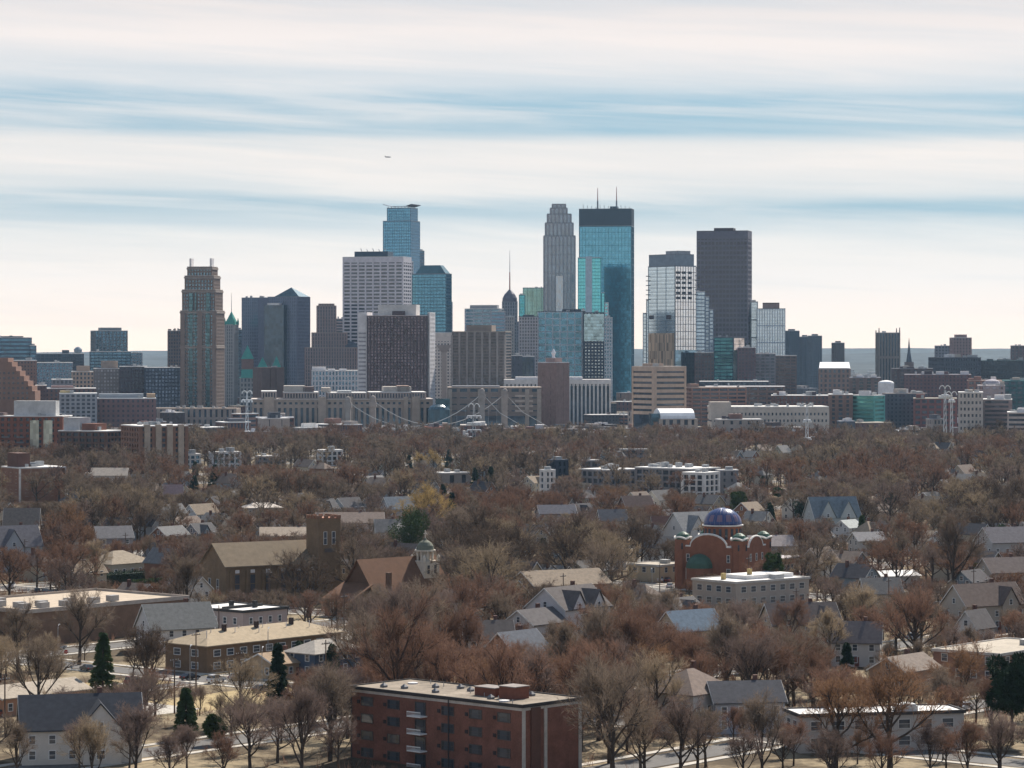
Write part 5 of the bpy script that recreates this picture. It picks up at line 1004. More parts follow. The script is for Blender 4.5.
modern('small_white_townhouse', 'smaller white flat roofed townhouse left of the white townhouses', 176, 180, 200, 455, 1710, 20, st(C(.50,.52,.54), G_BL, fl=2.8, bay=3.4, pier=.3, span=.3), 463, roofn=2)
modern('far_white_flats', 'pale flats with white roofs in the woods right of the townhouses', 256, 262, 285, 457, 1760, 20, MW, 463, roofn=2)
modern('white_striped_flats', 'white flats showing between trees below the long stone building', 318, 322, 342, 451, 1750, 15, st(C(.62,.62,.62), G_DK, fl=2.8, bay=3.4, pier=.3, span=.3), 459, roofn=2)
modern('low_white_warehouse', 'low building with bright stepped white roofs near the willow', 436, 445, 470, 474, 1500, 30, st(C(.3,.27,.25), G_DK, fl=4, bay=6, pier=.6), 482, roofn=2)
root, a, b, H = modern('white_trim_flats', 'orange brown brick flats with white corner strips and a dark lift tower', 2, 20, 65, 469, 1330, 24, st(C(.30,.17,.115), None, fl=9, bay=30, pier=.05, span=.1, rel=.2, roof=C(.72,.70,.67)), 500, lm='the white trimmed brick flats', roofn=6)
MB().box(-.1,a+.1,-.1,b+.1,0,H-.3).build('brick_core', M((.28,.15,.10),.9,.2,.3), root); windows_on(root,'x',2,a-2,[3,6,9,12],6,a,b,1.6,1.5); windows_on(root,'y',1,b-1,[3,6,9,12],3,a,b,1.6,1.5)
MB().box(-.45,.3,-.45,.3,0,H).box(a-.3,a+.45,-.45,.3,0,H).build('white_corner_strip', C(.72,.68,.63), root); MB().box(a*.02,a*.30,b*.2,b*.75,H+.7,H+7).build('lift_tower', C(.14,.075,.06), root)

# --- individual houses the photo shows
house('large house with charcoal shingle roof and white front gable at the lower left corner', 80, py=724, eave=6, L=20, W=12, rise=5.0, turn=-38, wall=(.62,.58,.52), roof=(.045,.05,.062), cross=[(3,7,1.5,'x')], prot=724, lm='the charcoal roofed house')
house('white house with plain grey gable roof beside the white roofed flats', 176, py=626, eave=5.5, L=16, W=10.5, rise=5.2, turn=-22, wall=(.62,.6,.58), roof=(.20,.20,.19), prot=636, lm='the grey roofed white house')
house('low house with tan roof and white garage door near the dark spruce', 281, py=661, eave=3.2, L=13, W=9, rise=2, turn=0, wall=(.45,.33,.22), roof=(.33,.24,.16), storeys=1, prot=662)
house('navy blue house with pale grey roof and white windows beside the spruce', 324, py=650, eave=5.2, L=15, W=9, rise=2.4, turn=0, wall=(.07,.10,.15), roof=(.36,.33,.29), prot=655, hiproof=True, lm='the navy blue house')
house('tall white house with steep roof and two white gables, one teal roofed', 568, py=606, eave=9.5, L=17, W=12, rise=4.6, turn=0, wall=(.62,.59,.58), roof=(.13,.115,.11), cross=[(-3.5,5,.3,'x'),(3.8,4.6,.3,'x')], prot=612, lm='the tall white gabled house')
house('white rear wing house with pale roof left of the tall white gabled house', 535, py=622, eave=7, L=12, W=9, rise=3, turn=0, wall=(.55,.52,.50), roof=(.12,.11,.11), prot=622)
house('low brick house under a wide plain olive tan roof', 560, py=583, eave=6, L=24, W=14, rise=3.5, turn=-20, wall=(.25,.17,.13), roof=(.25,.20,.15), prot=583, chim=False)
house('cream house with slate blue gable roof below the cream flat offices', 690, py=628, eave=6.5, L=13, W=9, rise=4, turn=-15, wall=(.55,.45,.33), roof=(.13,.175,.225), prot=634, lm='the slate blue roofed house')
house('big white house with grey roof and two storeys of dark windows in the foreground', 690, py=690, eave=7.2, L=13, W=11, rise=4, turn=0, wall=(.50,.47,.44), roof=(.20,.155,.13), prot=703, hiproof=True, lm='the big white foreground house')
house('pale blue grey house with lit upstairs windows beside the big white house', 744, py=699, eave=5.8, L=13, W=9, rise=3.2, turn=-40, wall=(.36,.38,.43), roof=(.09,.09,.10), prot=706)
house('cream cottage with dark roof and two pale front gables', 800, py=622, eave=5.5, L=17, W=10, rise=4.4, turn=-35, wall=(.52,.44,.34), roof=(.10,.085,.085), cross=[(-5,5,1,'x'),(4.5,5,1,'x')], prot=632, lm='the twin gabled cream cottage')
house('small white house with attic window in the gable, behind the young spruce', 856, py=640, eave=5.5, L=11, W=9, rise=4, turn=-60, wall=(.56,.53,.50), roof=(.15,.13,.13), prot=640)
house('brown roofed house with cream gable and two chimneys on the right', 984, py=603, eave=6.5, L=19, W=10, rise=4.8, turn=-20, wall=(.45,.40,.34), roof=(.15,.115,.10), cross=[(4,5,.6,'x')], prot=608, lm='the brown roofed right house')
house('narrow white gable peeping from the trees above the right flat roof', 975, py=626, eave=6.5, L=8, W=5.5, rise=3.6, turn=0, wall=(.62,.60,.58), roof=(.13,.12,.12), prot=626)
house('white queen anne house with grey hipped roof left of the blue domed church', 694, py=530, eave=9, L=16, W=13, rise=6, turn=-20, wall=(.62,.60,.57), roof=(.24,.24,.24), cross=[(-3,6,.6,'x')], prot=536, lm='the white house by the dome')
house('steep teal grey gabled house with white trim high on the right', 832, py=516, eave=8, L=18, W=12, rise=7, turn=-35, wall=(.42,.45,.45), roof=(.17,.20,.22), cross=[(-4,6,.5,'x'),(4,6,.5,'x')], prot=516, lm='the teal grey gabled house')
house('small white house with pale roof in the right woods', 848, py=527, eave=5, L=9, W=7, rise=2.5, turn=0, wall=(.5,.5,.5), roof=(.42,.44,.42), prot=532)
house('cream gable house among trees left of the narrow spruce, lower middle', 487, py=637, eave=5.6, L=11, W=8, rise=3.6, turn=-40, wall=(.46,.41,.36), roof=(.14,.12,.11), prot=640)
house('slate roofed house in shade beside the cream gable house', 517, py=650, eave=5.8, L=12, W=9, rise=4, turn=0, wall=(.25,.15,.10), roof=(.12,.13,.15), prot=648)
house('steep grey gabled house at the left edge below the white trimmed flats', 14, py=545, eave=8, L=15, W=10, rise=6, turn=-20, wall=(.42,.44,.46), roof=(.17,.16,.17), cross=[(-2,6,.6,'x')], prot=545)
house('cream house with pointed white gable near the left edge', 22, py=524, eave=8, L=12, W=9, rise=5.5, turn=-45, wall=(.52,.47,.40), roof=(.22,.18,.15), prot=522)
house('grey roofed brown house in the middle of the left woods', 113, py=537, eave=5.6, L=12, W=9, rise=3.6, turn=-30, wall=(.30,.27,.27), roof=(.20,.19,.19), prot=540)
house('pale hip roofed bungalow behind the dark green hedge', 118, py=562, eave=4, L=17, W=13, rise=3.6, turn=0, wall=(.42,.38,.30), roof=(.30,.25,.19), storeys=1, hiproof=True, prot=566)
house('pale double roof house in the left woods', 110, py=475, eave=6, L=18, W=10, rise=3.5, turn=-50, wall=(.55,.52,.48), roof=(.42,.36,.30), prot=476)
house('small pink roofed house with pointed gable in the left woods', 173, py=494, eave=6, L=8, W=7, rise=4, turn=-40, wall=(.5,.4,.36), roof=(.36,.24,.22), prot=492)
house('house with bright pale roof behind the tan brick church', 262, py=507, eave=6, L=15, W=10, rise=2, turn=-35, wall=(.35,.3,.27), roof=(.62,.55,.48), prot=506, hiproof=True)
house('grey brown house with wide roof behind the crenellated tower', 350, py=522, eave=7, L=24, W=11, rise=3.4, turn=-45, wall=(.42,.38,.36), roof=(.23,.18,.15), prot=518)
house('cream brown row house with red chimney behind the tan brick church', 290, py=535, eave=6, L=20, W=10, rise=2.6, turn=-45, wall=(.34,.26,.20), roof=(.38,.31,.24), prot=532)
house('white gabled house left of the round dark pine', 388, py=531, eave=6, L=9, W=8, rise=4, turn=-40, wall=(.55,.5,.44), roof=(.24,.22,.2), prot=530)
house('blue grey gabled house behind the yellow willow', 398, py=508, eave=6.5, L=12, W=8, rise=4.4, turn=-20, wall=(.34,.37,.42), roof=(.20,.22,.24), prot=505)
house('house with bright white flat dormer roof in the centre woods', 556, py=513, eave=7, L=14, W=10, rise=3, turn=-40, wall=(.35,.33,.33), roof=(.10,.10,.12), prot=512)
house('white trimmed house with dark roof left of the long woods', 612, py=520, eave=6.5, L=10, W=8, rise=3.8, turn=-40, wall=(.56,.54,.52), roof=(.12,.12,.13), prot=519)
house('brown gabled house with cream ends left of the white queen anne house', 666, py=528, eave=6.5, L=10, W=8, rise=4, turn=-45, wall=(.5,.42,.28), roof=(.15,.08,.065), prot=523)
house('dark roofed brown house in the woods behind the long modern flats', 636, py=506, eave=7, L=12, W=9, rise=4, turn=-30, wall=(.2,.13,.11), roof=(.10,.07,.065), prot=503)
house('garage with bright white roof in the right woods', 892, py=575, eave=3.6, L=13, W=10, rise=1.2, turn=-30, wall=(.4,.38,.36), roof=(.75,.73,.70), storeys=1, chim=False, prot=576)
house('grey gabled house with pale gable below the white roofed garage', 880, py=592, eave=6, L=10, W=8, rise=3.6, turn=-40, wall=(.42,.38,.34), roof=(.17,.16,.15), prot=592)
house('small pale roofed house near the upper right edge', 868, py=540, eave=5, L=11, W=8, rise=2.6, turn=-30, wall=(.5,.48,.45), roof=(.26,.25,.25), prot=538)
house('white hall with broad pale roof at the upper right edge', 1008, py=541, eave=7, L=18, W=12, rise=4.5, turn=-30, wall=(.46,.44,.42), roof=(.15,.14,.15), prot=542)
house('tan gabled house behind the big flat roof, right edge', 1005, py=571, eave=6, L=14, W=10, rise=3.8, turn=-30, wall=(.45,.4,.35), roof=(.16,.13,.12), prot=570)
house('brick bungalow with tan roof under bare trees near the lower right corner', 905, py=668, eave=4.5, L=13, W=9, rise=2.6, turn=0, wall=(.36,.24,.17), roof=(.22,.18,.15), storeys=1, prot=672)
house('light roofed house behind the domed church hall', 770, py=545, eave=7, L=14, W=9, rise=3, turn=-40, wall=(.4,.36,.34), roof=(.30,.26,.25), prot=545)

flat_building('flat_roofed_flats', 'flat roofed brown brick flats with tan roof cut by the right edge', 1000, 655, 7, 30, 16, M((.24,.14,.10),.9,.18,.5), ROOF_T, bay=4, lm='the flat roofed right flats', prot=20, units_n=2)
flat_building('white_flat_house', 'low white flats with bright roof and dark fascia behind the orange brown tree', 800, 716, 6.5, 30, 9, M((.46,.43,.40),.8,.1,.5), ROOF_W, rel=12, bay=4, ww=2.0, edge=C(.06,.055,.055), lm='the low white flats', prot=10, units_n=3, rows=[1.0,3.9])
flat_building('tan_flat_annexe', 'small flat roofed tan shop beside the parking lot left of the domed church', 660, 566, 5, 14, 12, M((.50,.40,.28),.9,.1,.5), ROOF_T, bay=4, prot=12, units_n=1)
flat_building('dark_garage', 'dark low garage with flat roof under the bare trees behind the brick block', 585, 676, 3.2, 9, 7, M((.10,.13,.12),.9,.1,.5), ROOF_G, nU=0, nV=2, prot=False, units_n=0, ww=1.6, wh=1.2, rows=[.8])
# front walls seen at the left bottom: a low shingle block by the street
house('low tan shingled building with small roof vents near the street at the far left', 30, py=692, eave=3.4, L=22, W=10, rise=1.8, turn=0, wall=(.42,.24,.16), roof=(.36,.31,.25), storeys=1, chim=False, prot=686)

# --- other houses along the streets, each its own
hr = random.Random(21); AUTO = []
wl_ = [((.60,.58,.54),'white'),((.48,.43,.34),'cream'),((.36,.38,.41),'grey'),((.24,.13,.09),'brick'),((.44,.36,.25),'tan'),((.22,.27,.31),'slate blue'),((.30,.31,.25),'sage')]
rl_ = [((.12,.115,.115),'dark grey'),((.19,.15,.125),'brown'),((.19,.185,.18),'light grey'),((.09,.085,.09),'black'),((.25,.20,.15),'tan')]
for v in VL:
    for s in (-1, 1):
        u = -900
        while u < 2300:
            u += hr.uniform(15, 19); x, y = XY(u, v + s*17)
            if not (450 < y < 2000) or not inview(x, y, 10): continue
            if y > 1250 and hr.random() < .5: continue
            if hr.random() < .3 or not clear_of(x, y, 7.5) or any(abs(u - c) < 13 for c in UL): continue
            if len(AUTO) >= 240: continue
            # houses that would stand in front of something the photo shows keep lower than its visible foot
            px, pt = pix(x, y, 10)
            if any(p0 < px < p1 and y < D_ and pt < lim_ for p0, p1, lim_, D_ in PROT): continue
            w_ = hr.choice(wl_); r_ = hr.choice(rl_); cz = hr.random() < .4
            o = house('x', 0, xy=(x, y), eave=hr.choice([4.6,5.4,5.8]), L=hr.uniform(9,12.5), W=hr.uniform(7.5,9), rise=hr.uniform(2.8,4.2), turn=hr.choice([0,90,90]), wall=w_[0], roof=r_[0], hiproof=hr.random() < .2, cross=[(hr.uniform(-1.5,1.5),3.6,.3,'x')] if cz else None, porch=hr.random() < .3)
            AUTO.append((o, w_[1], r_[1]))
            if hr.random() < .13: PROT.append((px - 6.5*F/y, px + 6.5*F/y, pix(x, y, 5.0)[1], y))
# ---------------------------------------------------------------- street things
CARM = {}
def car(label, x, y, rz, col, kind='car'):
    root = thing('parked_car', label, 'car', (x, y, .04), rz)
    if kind not in CARM:
        hb = 1.0 if kind == 'car' else 1.15; hr_ = 1.48 if kind == 'car' else 1.8
        prof = [(-2.25,.35),(-2.3,.75),(-2.1,hb-.05),(-1.5,hb),(1.1,hb),(2.1,hb-.22),(2.28,.7),(2.2,.35)] if kind == 'car' else [(-2.35,.4),(-2.4,.85),(-2.3,hb),(1.2,hb),(2.15,hb-.15),(2.38,.75),(2.3,.4)]
        def ext(pr, w0, w1, zb):
            n = len(pr); f = lambda z: w0 + (w1-w0)*max(0,(z-zb))/(.7)
            vs = [(px_, -f(pz), pz) for px_, pz in pr] + [(px_, f(pz), pz) for px_, pz in pr]
            return MB().add(vs, [tuple(range(n)), tuple(range(2*n-1,n-1,-1))] + [((i+1)%n, i, i+n, (i+1)%n+n) for i in range(n)])
        gp = [(-1.75 if kind=='car' else -2.2,hb),(-1.2 if kind=='car' else -2.0,hr_-.06),(.2,hr_-.06),(.95,hb)]
        rp = [(-1.15 if kind=='car' else -1.95,hr_-.07),(-1.05 if kind=='car' else -1.9,hr_),(.1,hr_),(.2,hr_-.07)]
        CARM[kind] = (ext(prof,.9,.88,.3), ext(gp,.82,.66,hb), ext(rp,.66,.62,hr_-.07))
        CARM['tyre'] = MB(); o = CARM['tyre']
        n = 14; vs = [(.33*math.cos(2*math.pi*i/n), s_, .33*math.sin(2*math.pi*i/n)) for s_ in (-.11,.11) for i in range(n)]
        o.add(vs, [tuple(range(n)), tuple(range(2*n-1,n-1,-1))] + [((i+1)%n,i,i+n,(i+1)%n+n) for i in range(n)])
    b_, g_, r_ = CARM[kind]; pm = M(col,.3,.02,1,.2,.5); b_.build('body', pm, root); g_.build('glasshouse', PANE, root); r_.build('roof_panel', pm, root)
    for sx_ in (-1.4,1.4):
        for sy_ in (-.8,.8):
            t_ = CARM['tyre'].build('wheel', DARK_M, root, (sx_, sy_, .33)); MB().add([(v[0]*.6, v[1]*1.1, v[2]*.6) for v in CARM['tyre'].v], CARM['tyre'].f).build('rim', METAL, t_)
    for sy_ in (-.6,.6):
        MB().box(2.2,2.34,sy_-.2,sy_+.2,.62,.8).build('headlight', C(.8,.8,.78,rough=.2), root); MB().box(-2.4,-2.25,sy_-.18,sy_+.18,.7,.88).build('tail_light', C(.35,.02,.02,rough=.3), root)
    FOOT.append((x, y, 3)); return root
for (px, py, lab, col, turn, kd) in (
    (216,683,'white suv parked beside the tan hip roofed flats',(.7,.7,.69),10,'suv'), (238,680,'silver car parked right of the white suv',(.40,.41,.43),0,'car'),
    (262,692,'dark blue car driving on the street right of the utility pole',(.03,.04,.07),0,'car'), (87,671,'black car on the street by the red stop sign',(.02,.02,.022),70,'car'),
    (115,634,'grey car beside the corner of the long low brown hall',(.12,.13,.14),0,'suv'), (311,640,'deep red car behind the tan hip roofed flats',(.30,.015,.03),90,'car'),
    (190,680,'black car in shade at the foot of the tan hip roofed flats',(.02,.02,.025),0,'car'), (36,594,'dark van parked in front of the long tan roofed yard at left',(.05,.05,.055),60,'suv'), (45,594,'black car behind the long low brown hall',(.02,.02,.02),60,'car'),
    (661,582,'white car in the parking lot beside the domed church',(.72,.72,.72),30,'suv'), (668,582,'dark red car in the parking lot beside the domed church',(.14,.02,.02),30,'car'), (670,588,'silver car in the parking lot beside the cream offices',(.45,.45,.46),30,'car'),
    (330,640,'white car glimpsed through branches behind the navy blue house',(.7,.7,.7),0,'suv'), (12,588,'white van at the far left behind the long low brown hall',(.72,.71,.69),40,'suv'),
    (260,677,'dark grey suv right of the silver parked car',(.06,.065,.07),0,'suv'), (5,716,'maroon car at the lower left corner',(.20,.03,.03),0,'car')):
    x, y = P(px, py); car(lab, x, y, G + R(turn), col, kd); PROT.append((px-10, px+10, py+5, y))
def pole(label, px, py, h, arm=True, name='utility_pole'):
    x, y = P(px, py); root = thing(name, label, 'pole', (x, y), G)
    MB().tube([(0,0,0),(0,0,h)], .17, .11, 8).build('shaft', C(.13,.09,.07), root)
    if arm:
        MB().box(-1.2,1.2,-.07,.07,h-.9,h-.75).build('cross_arm', C(.13,.09,.07), root)
        for s_ in (-1,-.4,.4,1): MB().lathe(s_,0,[(.07,h-.75),(.09,h-.6),(.03,h-.5)],6).build('insulator', C(.5,.5,.48,rough=.3), root)
    FOOT.append((x, y, 2.5)); return root
pole('tall brown utility pole in front of the tan hip roofed flats', 196, 692, 12.5, True)
pole('tall pole behind the navy blue house', 203, 640, 9, True)
pole('utility pole rising beside the street near the dark spruce', 240, 700, 10)
def lamp(label, px, py, h=8):
    x, y = P(px, py); root = thing('street_lamp', label, 'street lamp', (x, y), G + R(40)); MB().tube([(0,0,0),(0,0,h),(.5,0,h+.5),(1.9,0,h+.7)], .09, .06, 6).build('post', METAL, root)
    MB().box(1.7,2.5,-.16,.16,h+.58,h+.74).build('lamp_head', C(.5,.5,.5,rough=.4), root); FOOT.append((x, y, 1.5))
lamp('grey curved street lamp beside the long low brown hall', 58, 664); lamp('street lamp near the white suv', 190, 688); lamp('street lamp at the parking lot of the domed church', 652, 600); lamp('street lamp behind the spruce by the navy blue house', 268, 668); lamp('street lamp above the dark blue car', 262, 690)
x, y = P(66, 664); root = thing('stop_sign', 'red octagonal stop sign on a thin post by the street corner', 'road sign', (x, y), math.atan2(x, y)*-1)
MB().tube([(0,0,0),(0,0,3.0)], .05).build('post', METAL, root)
oc = [(.48*math.cos(R(22.5+45*k)), .48*math.sin(R(22.5+45*k))) for k in range(8)]
pl = MB().add([(a_,-.06,2.7+b_) for a_, b_ in oc]+[(a_,-.03,2.7+b_) for a_, b_ in oc], [tuple(range(8)), tuple(range(15,7,-1))]+[((i+1)%8,i,i+8,(i+1)%8+8) for i in range(8)]).build('plate', C(.5,.02,.02), root)
cu = bpy.data.curves.new('stop_text', 'FONT'); cu.body = 'STOP'; cu.size = .34; cu.align_x = 'CENTER'; cu.align_y = 'CENTER'; cu.extrude = .004; cu.materials.append(WHITE_M)
t0_ = bpy.data.objects.new('lettering', cu); COL.objects.link(t0_); bpy.context.view_layer.update(); lm_ = bpy.data.meshes.new_from_object(t0_); bpy.data.objects.remove(t0_)
tx_ = link('lettering', lm_, pl); tx_.location = (0,-.068,2.7); tx_.rotation_euler = (R(90),0,0)
FOOT.append((x, y, 2.5))
def yard(px0, py0, w_, d_, mat, name='yard', z=.05):
    x, y = P(px0, py0); MB().box(0,w_,0,d_,z-.04,z).build(name, mat, loc=(x,y,0), rz=G)['kind'] = 'structure'
LAWN = M((.36,.28,.15),1,.2,.3,key='dry_lawn')
yard(30, 700, 40, 14, LAWN, 'lawn', .045); yard(200, 712, 40, 20, LAWN, 'lawn', .046); yard(205, 676, 40, 6, LAWN, 'lawn', .047); yard(350, 640, 26, 16, CONC, 'parking_lot', .05)
yard(655, 603, 16, 30, CONC, 'parking_lot', .05); yard(150, 716, 14, 30, CONC, 'path', .052); yard(300, 636, 20, 16, CONC, 'parking_lot', .052)
yard(210, 502, 10, 20, LAWN, 'lawn', .05); yard(880, 620, 14, 20, LAWN, 'lawn', .05); yard(965, 690, 16, 20, LAWN, 'lawn', .05); yard(640, 640, 10, 20, LAWN, 'lawn', .05)
FOOT += [(*P(200, 704), 14), (*P(130, 690), 14), (*P(90, 668), 14), (*P(240, 684), 16), (*P(215, 676), 8), (*P(25, 690), 8), (*P(662, 590), 10), (*P(60, 676), 9)]
CARS = []; POLES = []; cr_ = random.Random(4)
for k in range(900):
    if len(CARS) >= 60: break
    v = cr_.choice(VL); s_ = cr_.choice((-1,1)); u_ = cr_.uniform(-300, 1500); x, y = XY(u_, v + s_*3.4)
    if not (470 < y < 1050) or not inview(x, y, 0) or any(abs(u_-c) < 9 for c in UL) or not all((x-a)**2+(y-b)**2 > 12 for a, b, q in FOOT): continue
    c_, n_ = cr_.choice([((.70,.70,.69),'white'),((.02,.02,.022),'black'),((.40,.41,.43),'silver'),((.12,.13,.14),'dark grey'),((.25,.02,.02),'red'),((.04,.07,.16),'blue'),((.30,.27,.22),'tan')])
    o = car('x', x, y, G + (0 if s_ > 0 else math.pi), c_, cr_.choice(['car','suv'])); o.location.z = .05; CARS.append((o, n_))
for v0 in VL:
    for k in range(-4, 30):
        x, y = XY(k*42.0 + 11, v0 + 36)
        if 480 < y < 1100 and inview(x, y, 0) and clear_of(x, y, .3) and len(POLES) < 45: POLES.append(pole('x', *pix(x, y, 0), 11))
# river-front snow-bright paving between the white hall and the beige office
x, y = P(560, 424); MB().box(0, 180, 0, 90, -.1, .2).build('paved_bank', C(.62,.58,.54), loc=(XD(545,2300), 2290, 0))['kind'] = 'structure'
pb_ = MB().box(0, 2400, 0, 170, -.3, .15).build('river', M((.30,.36,.40),.08,.05,.05,0,.8,key='water'), loc=(-1200, 2215, 0)); pb_['kind'] = 'structure'

# ---------------------------------------------------------------- trees
def grow(seed, h=14, spread=6.5, lod=0, form='round'):
    """a bare crown: (limb tubes as MB, twig triangles n x 3 x 3)"""
    r = np.random.default_rng(seed)
    n1, n2, n3, n4, n5 = [(8,6,5,5,3),(7,5,4,4,3),(6,4,4,4,2),(5,4,4,4,0)][lod]
    tw = [.046,.06,.09,.13][lod]
    base_h = h*(.22 if form != 'vase' else .16); mb = MB()
    lean = r.normal(0, .03, 2)
    tr = .028*h
    top = np.array([lean[0]*h*.6, lean[1]*h*.6, h*.72])
    trunk = [np.array([0,0,-.3]), np.array([lean[0]*base_h,lean[1]*base_h,base_h]), np.array([lean[0]*h*.4+r.normal(0,.2),lean[1]*h*.4+r.normal(0,.2),h*.46]), top]
    ns = [7,6,5,4][lod]
    mb.tube([tuple(p) for p in trunk], tr, tr*.22, ns)
    tris = []
    # limbs
    S1 = []
    for i in range(n1):
        t = (i + r.random()*.6)/n1
        z0 = base_h*.9 + (h*.55 - base_h)*t; st_ = np.array([lean[0]*z0, lean[1]*z0, z0]); a = i*2.4 + r.random()*.6
        el_ = (.45 if form == 'round' else .8) + .55*t + r.normal(0,.1)
        L = spread*(1.12 - .38*t)*r.uniform(.85,1.12)*(1 if form == 'round' else .9)
        d = np.array([math.cos(a)*math.cos(el_), math.sin(a)*math.cos(el_), math.sin(el_)])
        pts = [st_]; dd = d.copy()
        for k in range(3):
            dd = dd + np.array([0,0,.16]) + r.normal(0,.12,3); dd /= np.linalg.norm(dd); pts.append(pts[-1] + dd*L/3)
        mb.tube([tuple(p) for p in pts], tr*.48*(1.1-.5*t), tr*.13, max(3, ns-2)); S1.append(np.array(pts))
    S1.append(np.array([trunk[1], trunk[2], (trunk[2]+trunk[3])/2, trunk[3]]))
    def kids(P0, P1, n, ln, sp, up, t0=.25):
        """n side branches per parent segment"""
        m = len(P0); t = r.uniform(t0, 1.0, (m, n, 1)); d = (P1-P0); L = np.linalg.norm(d, axis=1)[:,None,None]; d = (d/np.maximum(np.linalg.norm(d,axis=1,keepdims=True),1e-6))[:,None,:]
        s = P0[:,None,:] + (P1-P0)[:,None,:]*t
        q = r.normal(0,1,(m,n,3)); q -= (q*d).sum(-1,keepdims=True)*d; q /= np.linalg.norm(q,axis=-1,keepdims=True)+1e-6
        e = d + q*sp*r.uniform(.6,1.3,(m,n,1)); e[...,2] += up; e /= np.linalg.norm(e,axis=-1,keepdims=True)
        ee = s + e*ln*r.uniform(.6,1.25,(m,n,1))*(1.15-.45*t)
        return s.reshape(-1,3), ee.reshape(-1,3)
    A = np.concatenate([s[:-1] for s in S1]); B = np.concatenate([s[1:] for s in S1])
    sel = np.concatenate([np.arange(1,3) + 3*i for i in range(len(S1))]); A, B = A[sel], B[sel]
    a2, b2 = kids(A, B, n2//2+1, spread*.46, .8, .22)
    for p, q_ in zip(a2, b2):
        m_ = (p+q_)/2 + r.normal(0,.14,3); mb.tube([tuple(p), tuple(m_), tuple(q_)], tr*.17, tr*.05, 3)
    a3, b3 = kids(a2, b2, n3, spread*.28, .75, .22)
    a3b, b3b = kids(A, B, 2, spread*.3, .9, .2); a3 = np.concatenate([a3,a3b]); b3 = np.concatenate([b3,b3b])
    def tri(a, b, w_):
        d = b-a; q = np.cross(d, r.normal(0,1,d.shape)); q /= np.linalg.norm(q,axis=1,keepdims=True)+1e-6
        return np.stack([a-q*w_/2, a+q*w_/2, b], 1)
    tris.append(tri(a3, b3, tw*1.9))
    a4, b4 = kids(a3, b3, n4, spread*.18, .8, .18, .2); tris.append(tri(a4, b4, tw*1.25))
    if n5: a5, b5 = kids(a4, b4, n5, spread*.115, .8, .12, .2); tris.append(tri(a5, b5, tw))
    return mb, np.concatenate(tris)
TWC = {'reddish brown': (.185,.11,.08), 'grey brown': (.19,.148,.115), 'mauve': (.18,.133,.115), 'orange brown': (.22,.13,.078), 'tan': (.27,.21,.145), 'dark brown': (.105,.078,.062)}
TWM = {k: twig_mat(c, 'bare_twigs') for k, c in TWC.items()}
WILLOW = twig_mat((.33,.235,.10), 'willow_twigs')
BARK = M((.07,.056,.048), .95, .3, 1.2, 0, .1, key='bark')
def np_mesh(name, tris, mat):
    n = len(tris); me = bpy.data.meshes.new(name); me.vertices.add(3*n); me.vertices.foreach_set('co', tris.astype(np.float32).ravel())
    me.loops.add(3*n); me.loops.foreach_set('vertex_index', np.arange(3*n, dtype=np.int32)); me.polygons.add(n)
    me.polygons.foreach_set('loop_start', np.arange(0,3*n,3,dtype=np.int32)); me.polygons.foreach_set('loop_total', np.full(n,3,dtype=np.int32))
    for m_ in (mat if isinstance(mat, list) else [mat]): me.materials.append(m_)
    me.update(); return me
PROTO = []
for k in range(14):
    mb, tr_ = grow(100+k, h=14+ (k%3), spread=6.0+(k%4)*.6, lod=0, form='vase' if k % 3 == 0 else 'round')
    PROTO.append((mb.mesh('trunk', BARK), tr_, mb))
CROWNS = {}
def bare_tree(x, y, s, k, tone, rz, zs=1.0, label='x', group=None, cat='tree', name='bare_tree'):
    key = (k, tone)
    if key not in CROWNS: CROWNS[key] = np_mesh('crown', PROTO[k][1], TWM[tone] if tone in TWM else WILLOW)
    root = thing(name, label, cat, (x, y), rz, group); root.scale = (s, s, s*zs)
    link('trunk', PROTO[k][0], root); link('crown', CROWNS[key], root); return root
def px_h(px, ybase, ytop):       # position and height of a tree from its foot and top rows
    x, y = P(px, ybase); return x, y, ZT(ytop, y)
TREES = []; EXPL = []
tr = random.Random(77)
